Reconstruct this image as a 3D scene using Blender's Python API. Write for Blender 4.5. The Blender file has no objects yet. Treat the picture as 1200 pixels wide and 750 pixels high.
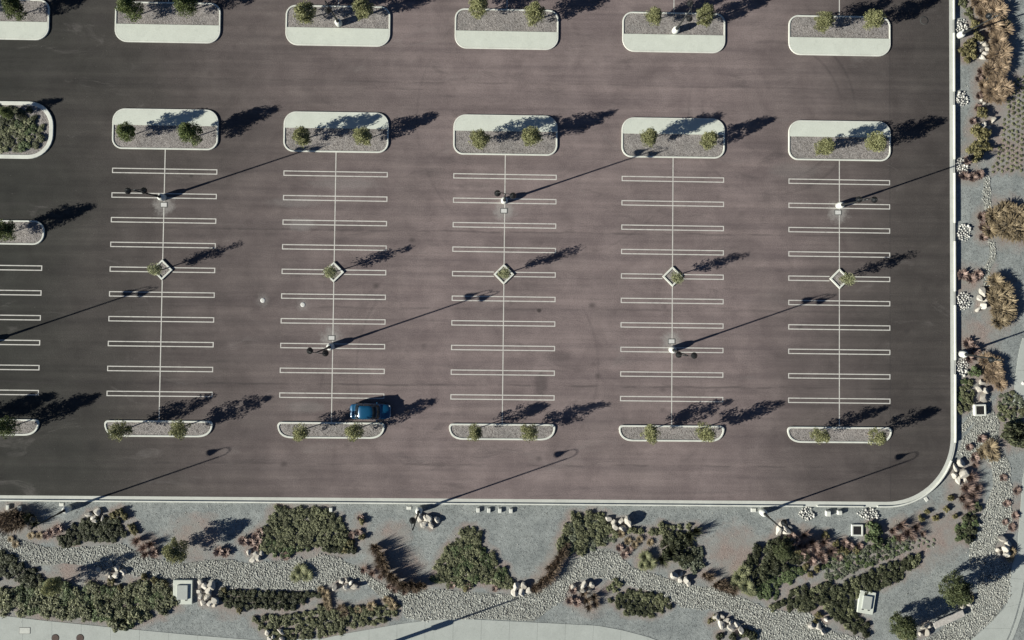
import bpy, bmesh, math, random
from mathutils import Vector, Matrix, Euler, noise
random.seed(7)
C = bpy.context.scene.collection
scn = bpy.context.scene
R = math.radians

# ------------------------------------------------------------------ camera
F, CX, CY = 1067.978, 604.492, 295.485          # fitted focal length and principal point in photo pixels (1200x750)
CAM = Vector((35.46784, -11.31963, 98.59354))
ROT = (Matrix.Rotation(0.01097, 3, 'Z') @ Matrix.Rotation(-0.02458, 3, 'Y') @ Matrix.Rotation(0.03065, 3, 'X'))
cam = bpy.data.cameras.new('camera')
cam.sensor_fit = 'HORIZONTAL'; cam.sensor_width = 36.0
cam.lens = F / 1200 * 36.0
cam.shift_x = (600 - CX) / 1200
cam.shift_y = (CY - 375) / 1200
cam.clip_start = 0.5; cam.clip_end = 3000
camo = bpy.data.objects.new('camera', cam); C.objects.link(camo)
camo.matrix_world = Matrix.Translation(CAM) @ ROT.to_4x4()
scn.camera = camo

# ------------------------------------------------------------------ light
SUN_EL = R(24.8)
SHX, SHY = math.cos(R(19.4)), math.sin(R(19.4))          # ground direction in which shadows fall
w = bpy.data.worlds.new('World'); scn.world = w; w.use_nodes = True
wn = w.node_tree.nodes; wl = w.node_tree.links
bgn = wn.get('Background') or wn.new('ShaderNodeBackground')
sky = wn.new('ShaderNodeTexSky'); sky.sky_type = 'NISHITA'; sky.sun_disc = False
sky.sun_elevation = SUN_EL
sky.sun_rotation = math.atan2(-SHX, -SHY)
sky.altitude = 300; sky.air_density = 0.45; sky.dust_density = 0.1; sky.ozone_density = 2.0
wl.new(sky.outputs[0], bgn.inputs[0]); bgn.inputs[1].default_value = 0.05
sl = bpy.data.lights.new('sun', 'SUN'); sl.energy = 5.0; sl.angle = R(0.5); sl.color = (1.0, 0.97, 0.875)
so = bpy.data.objects.new('sun', sl); C.objects.link(so)
so.rotation_euler = Vector((SHX*math.cos(SUN_EL), SHY*math.cos(SUN_EL), -math.sin(SUN_EL))).to_track_quat('-Z', 'Y').to_euler()
so.location = (0, 0, 60)
scn.view_settings.view_transform = 'Standard'
scn.view_settings.look = 'None'
scn.view_settings.gamma = 1.0
scn.view_settings.exposure = 0.92
scn.view_settings.use_curve_mapping = False

# ------------------------------------------------------------------ helpers
def px(x, y, z=0.0):
    """direction of a photo pixel met with the horizontal plane at height z"""
    d = ROT @ Vector(((x - CX) / F, -(y - CY) / F, -1.0))
    t = (z - CAM.z) / d.z
    return CAM + d * t
PXM = 0.0923                                    # metres per photo pixel on the ground
GZ = -0.24                                      # level of the planted garden
def G(x, y): return px(x, y, GZ)
def pip(x, y, poly):
    c = False; j = len(poly) - 1
    for i in range(len(poly)):
        xi, yi = poly[i][0], poly[i][1]; xj, yj = poly[j][0], poly[j][1]
        if (yi > y) != (yj > y) and x < (xj - xi) * (y - yi) / (yj - yi) + xi: c = not c
        j = i
    return c

class MB:
    def __init__(s): s.v = []; s.f = []; s.smooth = []
    def add(s, vs, fs, smooth=False):
        n = len(s.v); s.v += [tuple(v) for v in vs]
        s.f += [tuple(i + n for i in f) for f in fs]; s.smooth += [smooth] * len(fs)
        return s
    def box(s, c, d, rz=0.0, bev=0.0):
        cx, cy, cz = c; hx, hy, hz = d[0]/2, d[1]/2, d[2]/2
        ca, sa = math.cos(rz), math.sin(rz)
        def T(x, y, z): return (cx + x*ca - y*sa, cy + x*sa + y*ca, cz + z)
        if bev <= 0:
            vs = [T(x, y, z) for z in (-hz, hz) for x, y in ((-hx,-hy),(hx,-hy),(hx,hy),(-hx,hy))]
            fs = [(3,2,1,0),(4,5,6,7),(0,1,5,4),(1,2,6,5),(2,3,7,6),(3,0,4,7)]
        else:
            b = bev
            ring = lambda ex, ey, z: [T(x, y, z) for x, y in ((-ex+b,-ey),(ex-b,-ey),(ex,-ey+b),(ex,ey-b),(ex-b,ey),(-ex+b,ey),(-ex,ey-b),(-ex,-ey+b))]
            vs = ring(hx,hy,-hz) + ring(hx,hy,hz-b) + ring(hx-b,hy-b,hz)
            fs = [tuple(reversed(range(8))), tuple(range(16,24))]
            for k in (0, 8):
                fs += [(k+i, k+(i+1)%8, k+8+(i+1)%8, k+8+i) for i in range(8)]
        return s.add(vs, fs)
    def lathe(s, prof, n=16, c=(0,0,0), smooth=True, cap=True):
        vs = []; fs = []
        for r, z in prof:
            vs += [(c[0]+r*math.cos(2*math.pi*i/n), c[1]+r*math.sin(2*math.pi*i/n), c[2]+z) for i in range(n)]
        for k in range(len(prof)-1):
            fs += [(k*n+i, k*n+(i+1)%n, (k+1)*n+(i+1)%n, (k+1)*n+i) for i in range(n)]
        s.add(vs, fs, smooth)
        if cap:
            b = len(s.v) - len(vs)
            s.f += [tuple(b+i for i in reversed(range(n))), tuple(b+(len(prof)-1)*n+i for i in range(n))]; s.smooth += [False, False]
        return s
    def tube(s, pts, rad, n=8, cap=True):
        pts = [Vector(p) for p in pts]; rings = []
        up = Vector((0.13, 0.31, 0.94))
        for i, p in enumerate(pts):
            t = (pts[min(i+1, len(pts)-1)] - pts[max(i-1, 0)]).normalized()
            a = t.cross(up)
            if a.length < 1e-3: a = t.cross(Vector((1,0,0)))
            a.normalize(); b = t.cross(a)
            r = rad[i] if hasattr(rad, '__len__') else rad
            rings.append([p + a*(r*math.cos(2*math.pi*k/n)) + b*(r*math.sin(2*math.pi*k/n)) for k in range(n)])
        vs = [v for r_ in rings for v in r_]; fs = []
        for k in range(len(rings)-1):
            fs += [(k*n+i, k*n+(i+1)%n, (k+1)*n+(i+1)%n, (k+1)*n+i) for i in range(n)]
        s.add(vs, fs, True)
        if cap:
            b = len(s.v)-len(vs)
            s.f += [tuple(b+i for i in range(n)), tuple(b+(len(rings)-1)*n+i for i in reversed(range(n)))]; s.smooth += [False]*2
        return s
    def prism(s, poly, z0, z1, bev=0.0):
        n = len(poly); area = sum(poly[i][0]*poly[(i+1)%n][1]-poly[(i+1)%n][0]*poly[i][1] for i in range(n))
        if area < 0: poly = list(reversed(poly))
        vs = [(p[0],p[1],z0) for p in poly] + [(p[0],p[1],z1) for p in poly]
        fs = [tuple(reversed(range(n))), tuple(range(n,2*n))] + [(i,(i+1)%n,n+(i+1)%n,n+i) for i in range(n)]
        return s.add(vs, fs)
    def ring(s, outer, inner, z0, z1, bev=0.02):
        """kerb ring between two loops with the same number of points, counter-clockwise; bevelled edges"""
        n = len(outer)
        def mix(a, b, t): return [(p[0]+(q[0]-p[0])*t, p[1]+(q[1]-p[1])*t) for p, q in zip(a, b)]
        wd = max(1e-3, (Vector(outer[0][:2])-Vector(inner[0][:2])).length); t = min(.3, bev/wd)
        L = [(outer, z0), (outer, z1-bev), (mix(outer,inner,t), z1), (mix(outer,inner,1-t), z1), (inner, z1-bev), (inner, z0)]
        vs = [(p[0],p[1],z) for l, z in L for p in l]; fs = []
        for k in range(5):
            fs += [(k*n+i, k*n+(i+1)%n, (k+1)*n+(i+1)%n, (k+1)*n+i) for i in range(n)]
        return s.add(vs, fs)
    def mesh(s, name, mat):
        m = bpy.data.meshes.new(name); m.from_pydata(s.v, [], s.f)
        m.polygons.foreach_set('use_smooth', s.smooth); m.materials.append(mat); m.update()
        return m
    def build(s, name, mat, parent=None, loc=None):
        return mobj(name, s.mesh(name, mat), parent, loc)

def mobj(name, mesh, parent=None, loc=None, rz=0.0, sc=None):
    o = bpy.data.objects.new(name, mesh); C.objects.link(o)
    if parent: o.parent = parent
    if loc is not None: o.location = loc
    if rz: o.rotation_euler = (0, 0, rz)
    if sc is not None: o.scale = sc if hasattr(sc, '__len__') else (sc, sc, sc)
    return o
def tag(o, label, cat, group=None):
    o['label'] = label; o['category'] = cat
    if group: o['group'] = group
    return o
def struct(o): o['kind'] = 'structure'; return o
def thing(name, label, cat, loc=(0,0,0), rz=0.0, group=None):
    o = bpy.data.objects.new(name, None); C.objects.link(o); o.empty_display_size = .3
    o.location = loc; o.rotation_euler = (0,0,rz)
    return tag(o, label, cat, group)
def copy_thing(src, loc, rz, label, group=None, sc=1.0):
    o = src.copy(); C.objects.link(o); o.location = loc; o.rotation_euler = (0,0,rz); o.scale = (sc,sc,sc)
    o['label'] = label
    if group: o['group'] = group
    for ch in src.children:
        c = ch.copy(); C.objects.link(c); c.parent = o
        for g in ch.children:
            d = g.copy(); C.objects.link(d); d.parent = c
    return o
def arc(cx, cy, r, a0, a1, n):
    return [(cx + r*math.cos(R(a0+(a1-a0)*i/n)), cy + r*math.sin(R(a0+(a1-a0)*i/n))) for i in range(n+1)]
def rrect(x0, x1, y0, y1, rb, rt, n=8):
    """rounded rectangle, counter-clockwise, rb = radius of bottom corners, rt = of top corners"""
    return (arc(x0+rb, y0+rb, rb, 180, 270, n) + arc(x1-rb, y0+rb, rb, 270, 360, n)
            + arc(x1-rt, y1-rt, rt, 0, 90, n) + arc(x0+rt, y1-rt, rt, 90, 180, n))

# ------------------------------------------------------------------ materials
def new_mat(name):
    m = bpy.data.materials.new(name); m.use_nodes = True
    nt = m.node_tree; b = nt.nodes.get('Principled BSDF')
    return m, nt, b
class N:
    """small node-graph writer"""
    def __init__(s, nt): s.nt = nt
    def node(s, t, **kw):
        n = s.nt.nodes.new(t)
        for k, v in kw.items(): setattr(n, k, v)
        return n
    def link(s, a, b): s.nt.links.new(a, b)
    def coord(s): return s.node('ShaderNodeTexCoord').outputs['Object']
    def gen_pos(s): return s.node('ShaderNodeNewGeometry').outputs['Position']
    def map(s, v, sc=(1,1,1), loc=(0,0,0), rot=(0,0,0)):
        n = s.node('ShaderNodeMapping'); n.inputs['Scale'].default_value = sc; n.inputs['Location'].default_value = loc; n.inputs['Rotation'].default_value = rot
        s.link(v, n.inputs['Vector']); return n.outputs[0]
    def noise(s, v, scale, detail=4, rough=.55, dist=0.0):
        n = s.node('ShaderNodeTexNoise'); n.inputs['Scale'].default_value = scale; n.inputs['Detail'].default_value = detail
        n.inputs['Roughness'].default_value = rough; n.inputs['Distortion'].default_value = dist
        s.link(v, n.inputs['Vector']); return n.outputs['Fac']
    def voro(s, v, scale, out='Distance', feature='F1', rnd=1.0):
        n = s.node('ShaderNodeTexVoronoi'); n.feature = feature; n.inputs['Scale'].default_value = scale; n.inputs['Randomness'].default_value = rnd
        s.link(v, n.inputs['Vector']); return n.outputs[out]
    def rng(s, v, a, b, c=0.0, d=1.0, smooth=False):
        n = s.node('ShaderNodeMapRange'); n.clamp = True
        if smooth: n.interpolation_type = 'SMOOTHSTEP'
        for k, x in zip(('From Min','From Max','To Min','To Max'), (a,b,c,d)): n.inputs[k].default_value = x
        s.link(v, n.inputs['Value']); return n.outputs[0]
    def math(s, op, a, b=None):
        n = s.node('ShaderNodeMath', operation=op)
        for i, x in enumerate((a, b)):
            if x is None: continue
            if isinstance(x, (int, float)): n.inputs[i].default_value = x
            else: s.link(x, n.inputs[i])
        return n.outputs[0]
    def mix(s, fac, a, b, mode='MIX'):
        n = s.node('ShaderNodeMix', data_type='RGBA', blend_type=mode)
        for i, x in ((0, fac), (6, a), (7, b)):
            if isinstance(x, (int, float)): n.inputs[i].default_value = x
            elif isinstance(x, tuple): n.inputs[i].default_value = (*x, 1.0) if len(x) == 3 else x
            else: s.link(x, n.inputs[i])
        return n.outputs[2]
    def sep(s, v):
        n = s.node('ShaderNodeSeparateXYZ'); s.link(v, n.inputs[0]); return n.outputs
    def bump(s, h, strength, dist, b):
        n = s.node('ShaderNodeBump'); n.inputs['Strength'].default_value = strength; n.inputs['Distance'].default_value = dist
        s.link(h, n.inputs['Height']); s.link(n.outputs[0], b.inputs['Normal'])
    def rand_obj(s): return s.node('ShaderNodeObjectInfo').outputs['Random']
    def rand_isl(s): return s.node('ShaderNodeNewGeometry').outputs['Random Per Island']
    def attr(s, name): return s.node('ShaderNodeAttribute', attribute_name=name).outputs['Fac']
    def dist2(s, xyz, x, y, sx=1.0, sy=1.0):
        a = s.math('MULTIPLY', s.math('SUBTRACT', xyz[0], x), sx); b = s.math('MULTIPLY', s.math('SUBTRACT', xyz[1], y), sy)
        return s.math('SQRT', s.math('ADD', s.math('MULTIPLY', a, a), s.math('MULTIPLY', b, b)))

def simple(name, col, rough=.7, metal=0.0, var=.12, scale=6.0, bump=0.0, spec=.3):
    m, nt, b = new_mat(name); g = N(nt); v = g.gen_pos()
    f = g.noise(v, scale, 5, .6); f2 = g.noise(v, scale*9, 3, .6)
    k = g.math('ADD', g.rng(f, .3, .7, 1-var, 1+var), g.rng(f2, .3, .7, -var*.6, var*.6))
    c = g.node('ShaderNodeVectorMath', operation='SCALE'); c.inputs[0].default_value = col; g.link(k, c.inputs['Scale'])
    g.link(c.outputs[0], b.inputs['Base Color'])
    b.inputs['Roughness'].default_value = rough; b.inputs['Metallic'].default_value = metal; b.inputs['Specular IOR Level'].default_value = spec
    if bump: g.bump(f2, bump, .02, b)
    return m

SPOTS = [(192,240),(388.5,396),(590.5,247),(787,400),(982,249)]          # dusty patches round the lamp pull boxes
WELLS = [(308,352),(355,357)]
def asphalt_mat():
    m, nt, b = new_mat('asphalt'); g = N(nt); v = g.gen_pos(); xyz = g.sep(v)
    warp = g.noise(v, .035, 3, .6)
    # vignette painted in towards left and right, over newer outer lane and worn middle
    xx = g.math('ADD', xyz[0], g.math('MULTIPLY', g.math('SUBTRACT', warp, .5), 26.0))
    vignette_wear = g.math('MULTIPLY', g.rng(xx, -20, 36, 0, 1, True), g.rng(xx, 54, 86, 1, .22, True))
    vignette_wear = g.math('MULTIPLY', vignette_wear, g.rng(g.noise(v, .09, 4, .6), .3, .7, .82, 1.12))
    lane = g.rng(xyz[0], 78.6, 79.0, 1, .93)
    col = g.mix(vignette_wear, (.030,.0310,.0275), (.162,.133,.129))
    st = g.noise(g.map(v, (.035,.9,1)), 1.0, 5, .62)                    # long roller streaks along the lanes
    col = g.mix(1.0, col, g.mix(g.rng(st, .28, .72), (.74,.735,.75), (1.22,1.21,1.19)), 'MULTIPLY')
    bl = g.noise(v, .33, 6, .66, .4)
    col = g.mix(1.0, col, g.mix(g.rng(bl, .3, .7), (.80,.785,.795), (1.19,1.185,1.18)), 'MULTIPLY')
    dk = g.rng(g.noise(g.map(v, (.16,.5,1)), 1.2, 5, .7, .8), .56, .76, 0, .42)
    col = g.mix(dk, col, (.045,.040,.040))
    lt = g.rng(g.noise(g.map(v, (.12,.35,1), (31,7,0)), 1.0, 5, .7, 1.2), .60, .80, 0, .36)
    col = g.mix(lt, col, (.20,.185,.175))
    wob = g.math('MULTIPLY', g.math('SUBTRACT', g.noise(v, .25, 3), .5), .5)
    yy = g.math('ADD', xyz[1], wob)
    for py, a in ((272,.40),(362,.28),(452,.5),(545,.38),(98,.3)):          # joints between paver passes
        y = px(600, py).y
        d = g.math('ABSOLUTE', g.math('SUBTRACT', yy, y))
        k = g.math('MULTIPLY', g.rng(d, .02, .16, a, 0), g.rng(g.noise(g.map(v,(.3,.3,1)), 1.0, 3), .38, .55))
        col = g.mix(k, col, (.038,.034,.034))
    d = g.math('ABSOLUTE', g.math('SUBTRACT', xyz[0], 78.8))
    col = g.mix(g.rng(d, .03, .10, .35, 0), col, (.035,.033,.033))
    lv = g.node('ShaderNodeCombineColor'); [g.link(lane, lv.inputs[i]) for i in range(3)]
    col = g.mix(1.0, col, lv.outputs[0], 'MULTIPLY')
    # tyre arcs in the turning zones
    for (qx, qy, rr, a) in ((905,130,9.2,.30),(905,130,7.7,.26),(650,140,15,.16),(1060,470,6.5,.2),(560,430,13,.2),(600,500,21,.14)):
        p = px(qx, qy)
        d = g.math('ABSOLUTE', g.math('SUBTRACT', g.dist2(xyz, p.x, p.y), rr))
        k = g.math('MULTIPLY', g.rng(d, .04, .22, a, 0), g.rng(g.noise(v, .12, 3), .45, .6))
        col = g.mix(k, col, (.035,.031,.032))
    nz = g.noise(v, 1.6, 5, .7)
    for (qx, qy) in SPOTS:
        p = px(qx, qy)
        d = g.math('ADD', g.dist2(xyz, p.x, p.y, 1, 1), g.math('MULTIPLY', g.math('SUBTRACT', nz, .5), 2.4))
        col = g.mix(g.rng(d, .35, 1.5, .62, 0, True), col, (.26,.25,.235))
    for (qx, qy) in WELLS:
        p = px(qx, qy)
        d = g.math('ADD', g.dist2(xyz, p.x, p.y), g.math('MULTIPLY', g.math('SUBTRACT', nz, .5), 1.2))
        col = g.mix(g.rng(d, .15, .95, .36, 0, True), col, (.25,.24,.225))
    for (qx, qy, sx, sy, a, cc) in ((632,364,3.3,4.0,.75,(.02,.018,.018)),(634,449,1.1,.6,.45,(.03,.027,.028)),(353,263,.5,1.2,.35,(.24,.23,.22)),
                                   (345,237,.30,1.5,.22,(.24,.23,.22)),(360,480,.9,1.6,.25,(.05,.045,.045)),(224,206,4,4,.5,(.02,.02,.02)),(655,418,.5,1.4,.3,(.03,.028,.028)),
                                   (110,522,1.2,1.2,.35,(.02,.02,.02)),(360,477,.4,1.3,.25,(.2,.19,.18)),(930,200,.3,.9,.2,(.2,.19,.18)),(405,215,.22,1.2,.25,(.22,.21,.20))):
        p = px(qx, qy)
        d = g.math('ADD', g.dist2(xyz, p.x, p.y, sx, sy), g.math('MULTIPLY', g.math('SUBTRACT', nz, .5), 1.1))
        col = g.mix(g.rng(d, .4, 1.1, a, 0, True), col, cc)
    gr = g.noise(v, 9.0, 4, .75); gr2 = g.voro(v, 14.0)
    col = g.mix(1.0, col, g.mix(g.rng(gr, .3, .7), (.72,.72,.72), (1.28,1.28,1.28)), 'MULTIPLY')
    oil = g.math('MULTIPLY', g.rng(g.voro(g.map(v,(.30,.38,1),(3,8,0)), 1.0), .04, .16, .55, 0), g.rng(g.noise(v, .21, 2), .48, .6))
    col = g.mix(oil, col, (.028,.025,.025))                              # drips left by parked cars
    col = g.mix(g.rng(g.voro(v, 1.1), .0, .045, .55, 0), col, (.30,.29,.27))           # odd pale grit and litter
    g.link(col, b.inputs['Base Color'])
    b.inputs['Roughness'].default_value = .93; b.inputs['Specular IOR Level'].default_value = .18
    g.bump(g.math('ADD', gr, g.math('MULTIPLY', gr2, .4)), .55, .03, b)
    return m
def gravel_mat(name, ca, cb, cc, scale=9.0, mulch=False, strength=.8):
    m, nt, b = new_mat(name); g = N(nt); v = g.gen_pos()
    cell = g.node('ShaderNodeTexVoronoi'); cell.inputs['Scale'].default_value = scale; g.link(v, cell.inputs['Vector'])
    s = g.sep(cell.outputs['Color'])
    col = g.mix(s[0], ca, cb); col = g.mix(g.rng(s[1], .82, .9), col, cc)
    big = g.noise(v, .5, 5, .6); med = g.noise(v, 2.6, 5, .7)
    col = g.mix(1.0, col, g.mix(g.rng(big, .3, .7), (.80,.81,.82), (1.16,1.15,1.14)), 'MULTIPLY')
    col = g.mix(1.0, col, g.mix(g.rng(med, .3, .7), (.80,.80,.80), (1.16,1.16,1.16)), 'MULTIPLY')
    if mulch:
        k = g.math('ADD', g.attr('mulch'), g.math('MULTIPLY', g.math('SUBTRACT', g.noise(v, 1.1, 5, .7), .5), 1.1))
        mc = g.mix(s[2], (.165,.132,.118), (.275,.23,.205)); mc = g.mix(g.rng(g.noise(v, .6, 4), .38, .62), mc, (.215,.205,.188))
        col = g.mix(g.rng(k, .36, .95), col, mc)
        lit = g.rng(g.noise(v, 3.3, 4, .8), .70, .76, 0, .6); col = g.mix(lit, col, (.07,.055,.045))
    g.link(col, b.inputs['Base Color']); b.inputs['Roughness'].default_value = .95; b.inputs['Specular IOR Level'].default_value = .15
    g.bump(g.math('ADD', cell.outputs['Distance'], g.math('MULTIPLY', med, .8)), strength, .06, b)
    return m
def concrete_mat(name, col, var=.08, edge=True):
    m, nt, b = new_mat(name); g = N(nt); v = g.gen_pos()
    f = g.noise(v, .7, 5, .65); f2 = g.noise(v, 7.0, 5, .7); st = g.rng(g.noise(g.map(v,(1,1,1),(9,4,0)), 1.6, 6, .75, .6), .54, .74, 0, .42)
    c = g.mix(g.rng(f, .3, .7), tuple(x*(1-var) for x in col), tuple(min(1,x*(1+var)) for x in col))
    c = g.mix(st, c, tuple(x*.66 for x in col))
    c = g.mix(1.0, c, g.mix(g.rng(f2, .3, .7), (.92,.92,.92), (1.06,1.06,1.06)), 'MULTIPLY')
    g.link(c, b.inputs['Base Color']); b.inputs['Roughness'].default_value = .88; b.inputs['Specular IOR Level'].default_value = .2
    g.bump(f2, .25, .02, b)
    return m
def paint_mat():
    m, nt, b = new_mat('stall_paint'); g = N(nt); v = g.gen_pos()
    wr = g.rng(g.noise(v, 2.6, 6, .85), .50, .70, 0, .70)
    c = g.mix(wr, (.50,.49,.45), (.17,.16,.155)); c = g.mix(g.rng(g.noise(v, .4, 3), .4, .7, 0, .35), c, (.33,.32,.30))
    g.link(c, b.inputs['Base Color']); b.inputs['Roughness'].default_value = .8; b.inputs['Specular IOR Level'].default_value = .2
    return m
def leaf_mat(name, ca, cb, trans=.22, objvar=.3, tip=None):
    m, nt, b = new_mat(name); g = N(nt)
    col = g.mix(g.rand_isl(), ca, cb)
    k = g.rng(g.rand_obj(), 0, 1, 1-objvar, 1+objvar)
    s = g.node('ShaderNodeVectorMath', operation='SCALE'); g.link(col, s.inputs[0]); g.link(k, s.inputs['Scale'])
    g.link(s.outputs[0], b.inputs['Base Color']); b.inputs['Roughness'].default_value = .6; b.inputs['Specular IOR Level'].default_value = .25
    t = g.node('ShaderNodeBsdfTranslucent'); g.link(s.outputs[0], t.inputs['Color'])
    mx = g.node('ShaderNodeMixShader'); mx.inputs[0].default_value = trans
    g.link(b.outputs[0], mx.inputs[1]); g.link(t.outputs[0], mx.inputs[2])
    g.link(mx.outputs[0], nt.nodes['Material Output'].inputs['Surface'])
    return m
def stone_mat(name, ca, cb, scale=3.0):
    m, nt, b = new_mat(name); g = N(nt); v = g.gen_pos()
    r = g.math('FRACT', g.math('ADD', g.rand_isl(), g.rand_obj()))
    c = g.mix(r, ca, cb); f = g.noise(v, scale, 6, .7)
    c = g.mix(1.0, c, g.mix(g.rng(f, .3, .7), (.76,.74,.72), (1.14,1.14,1.14)), 'MULTIPLY')
    g.link(c, b.inputs['Base Color']); b.inputs['Roughness'].default_value = .9; b.inputs['Specular IOR Level'].default_value = .2
    g.bump(f, .4, .05, b)
    return m

M = {}
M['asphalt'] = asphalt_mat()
M['paint'] = paint_mat()
M['kerb'] = concrete_mat('kerb_concrete', (.53,.54,.485), .10)
M['slab'] = concrete_mat('slab_concrete', (.48,.505,.445), .05)
M['walk'] = concrete_mat('walk_concrete', (.33,.35,.325), .06)
M['gutter'] = concrete_mat('gutter_concrete', (.44,.45,.41))
M['joint'] = simple('joint_filler', (.10,.10,.095), .9)
M['island_gravel'] = gravel_mat('island_gravel', (.175,.16,.15), (.29,.272,.255), (.12,.108,.10), 12.0, False, .55)
M['garden'] = gravel_mat('garden_gravel', (.182,.198,.192), (.245,.262,.252), (.135,.145,.142), 11.0, True, .35)
M['bed'] = gravel_mat('cobble_bed', (.16,.165,.15), (.30,.31,.28), (.06,.06,.058), 6.0)
M['street'] = simple('street_asphalt', (.05,.052,.05), .9, 0, .2, 1.2, .3, .15)
M['cobble'] = stone_mat('pale_cobble', (.19,.195,.178), (.43,.435,.395))
M['boulder'] = stone_mat('pale_boulder', (.33,.31,.268), (.47,.45,.40), 2.5)
M['riprap'] = stone_mat('white_riprap', (.30,.30,.285), (.56,.56,.52))
M['pole'] = simple('dark_pole_paint', (.022,.024,.024), .45, .3, .1, 3, 0, .4)
M['shade'] = simple('lamp_shade_metal', (.02,.022,.023), .30, .5, .1, 5, 0, .5)
M['lens'] = simple('lamp_lens', (.5,.5,.46), .35)
M['base'] = concrete_mat('pole_base_concrete', (.50,.51,.47))
M['iron'] = simple('cast_iron', (.035,.034,.033), .7, .3, .2, 8)
M['rust'] = simple('rusty_iron', (.075,.052,.044), .8, .2, .25, 8)
M['lid'] = simple('pale_lid', (.46,.46,.44), .8)
M['bark'] = simple('bark', (.12,.09,.068), .9, 0, .25, 14, .5)
M['wood'] = simple('weathered_bench', (.36,.34,.31), .85, 0, .25, 5, .3)
M['l_tree_a'] = leaf_mat('tree_leaf_green', (.040,.062,.020), (.150,.175,.062), .25, .18)
M['l_tree_b'] = leaf_mat('tree_leaf_olive', (.10,.108,.045), (.29,.29,.145), .25, .15)
M['l_tree_c'] = leaf_mat('tree_leaf_pale', (.15,.165,.085), (.33,.335,.19), .3, .12)
M['l_tree_d'] = leaf_mat('tree_leaf_dark', (.030,.042,.018), (.115,.130,.060), .2, .15)
M['l_dark'] = leaf_mat('shrub_leaf_dark', (.010,.014,.007), (.088,.096,.050), .1, .3)
M['l_olive'] = leaf_mat('shrub_leaf_olive', (.030,.038,.016), (.225,.232,.130), .12, .26)
M['l_green'] = leaf_mat('shrub_leaf_green', (.024,.042,.016), (.140,.175,.080), .15, .25)
M['l_grey'] = leaf_mat('shrub_leaf_grey', (.050,.062,.038), (.215,.235,.165), .12, .2)
M['l_yellow'] = leaf_mat('shrub_leaf_yellow', (.065,.062,.026), (.225,.200,.095), .2, .22)
M['l_gold'] = leaf_mat('grass_blade_gold', (.13,.10,.058), (.38,.305,.195), .2, .15)
M['l_tan'] = leaf_mat('grass_blade_tan', (.17,.122,.075), (.50,.385,.265), .25, .12)
M['l_pink'] = leaf_mat('flax_blade_pink', (.11,.075,.06), (.36,.265,.225), .2, .25)
M['l_red'] = leaf_mat('flax_blade_red', (.052,.040,.027), (.27,.205,.15), .2, .2)
M['core'] = simple('shrub_inner_twigs', (.020,.020,.012), .9, 0, .3, 6)
M['core_tan'] = simple('grass_inner_thatch', (.11,.08,.05), .9, 0, .3, 6)
M['car_paint'] = simple('blue_car_paint', (.003,.062,.135), .32, .2, .03, 1, 0, .6)
b_ = M['car_paint'].node_tree.nodes['Principled BSDF']; b_.inputs['Coat Weight'].default_value = .8; b_.inputs['Coat Roughness'].default_value = .05
M['glass'] = simple('tinted_glass', (.006,.008,.009), .06, 0, .02, 1, 0, .6)
M['tyre'] = simple('tyre_rubber', (.012,.012,.012), .85)
M['alloy'] = simple('alloy_wheel', (.45,.46,.47), .3, .9, .04)
M['lamp_red'] = simple('tail_lamp', (.14,.010,.010), .25)
M['lamp_clear'] = simple('head_lamp', (.30,.32,.33), .2)
M['trim'] = simple('black_trim', (.012,.012,.013), .5)

# ------------------------------------------------------------------ ground, lot, kerbs
S_COL = 18.3; BAR_L = 11.216; PITCH = 2.65; SK = -0.00223
def gy(x, y): return y + SK*x                    # rows of the lot run very slightly askew

XR = px(1113, 200).x                             # inner edge of the gutter along the garden side
YB = px(560, 584.5).y                            # inner edge of the gutter along the bottom
RAD = 7.1
def lot_edge(off, z=None):
    """outline of the lot from far left along the bottom, round the corner, up the side; off = metres outwards"""
    pts = [(x, YB + SK*(x-33) - off) for x in (-95, -60, -30, 0, 30, 50, XR - RAD)]
    yb = YB + SK*(XR-RAD-33)
    pts += arc(XR-RAD, yb+RAD, RAD+off, 270, 360, 18)[1:]
    pts += [(XR+off, y) for y in (-20, 0, 15, 30, 60, 95)]
    return pts
mb = MB(); e = lot_edge(0.0)
mb.prism(e + [(-95, 95)], -.5, 0.0)
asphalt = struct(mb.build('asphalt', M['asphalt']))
mb = MB(); n = 600
struct(mb.add([(-n,-n,-.6),(n+60,-n,-.6),(n+60,n,-.6),(-n,n,-.6)], [(0,1,2,3)]).build('ground', M['garden']))

def sweep(edges_z, i0=None):
    """faces between consecutive offset outlines: edges_z = [(offset, z), ...]"""
    m_ = MB(); L = [[(p[0], p[1], z) for p in lot_edge(o)] for o, z in edges_z]; k = len(L[0])
    vs = [p for l in L for p in l]; fs = []
    for r_ in range(len(L)-1):
        fs += [(r_*k+i, (r_+1)*k+i, (r_+1)*k+i+1, r_*k+i+1) for i in range(k-1)]
    m_.add(vs, fs); return m_
kerb = struct(sweep([(0.003,-.45),(0.003,.006),(.42,.002),(.42,-.45)]).build('gutter', M['gutter']))

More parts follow.
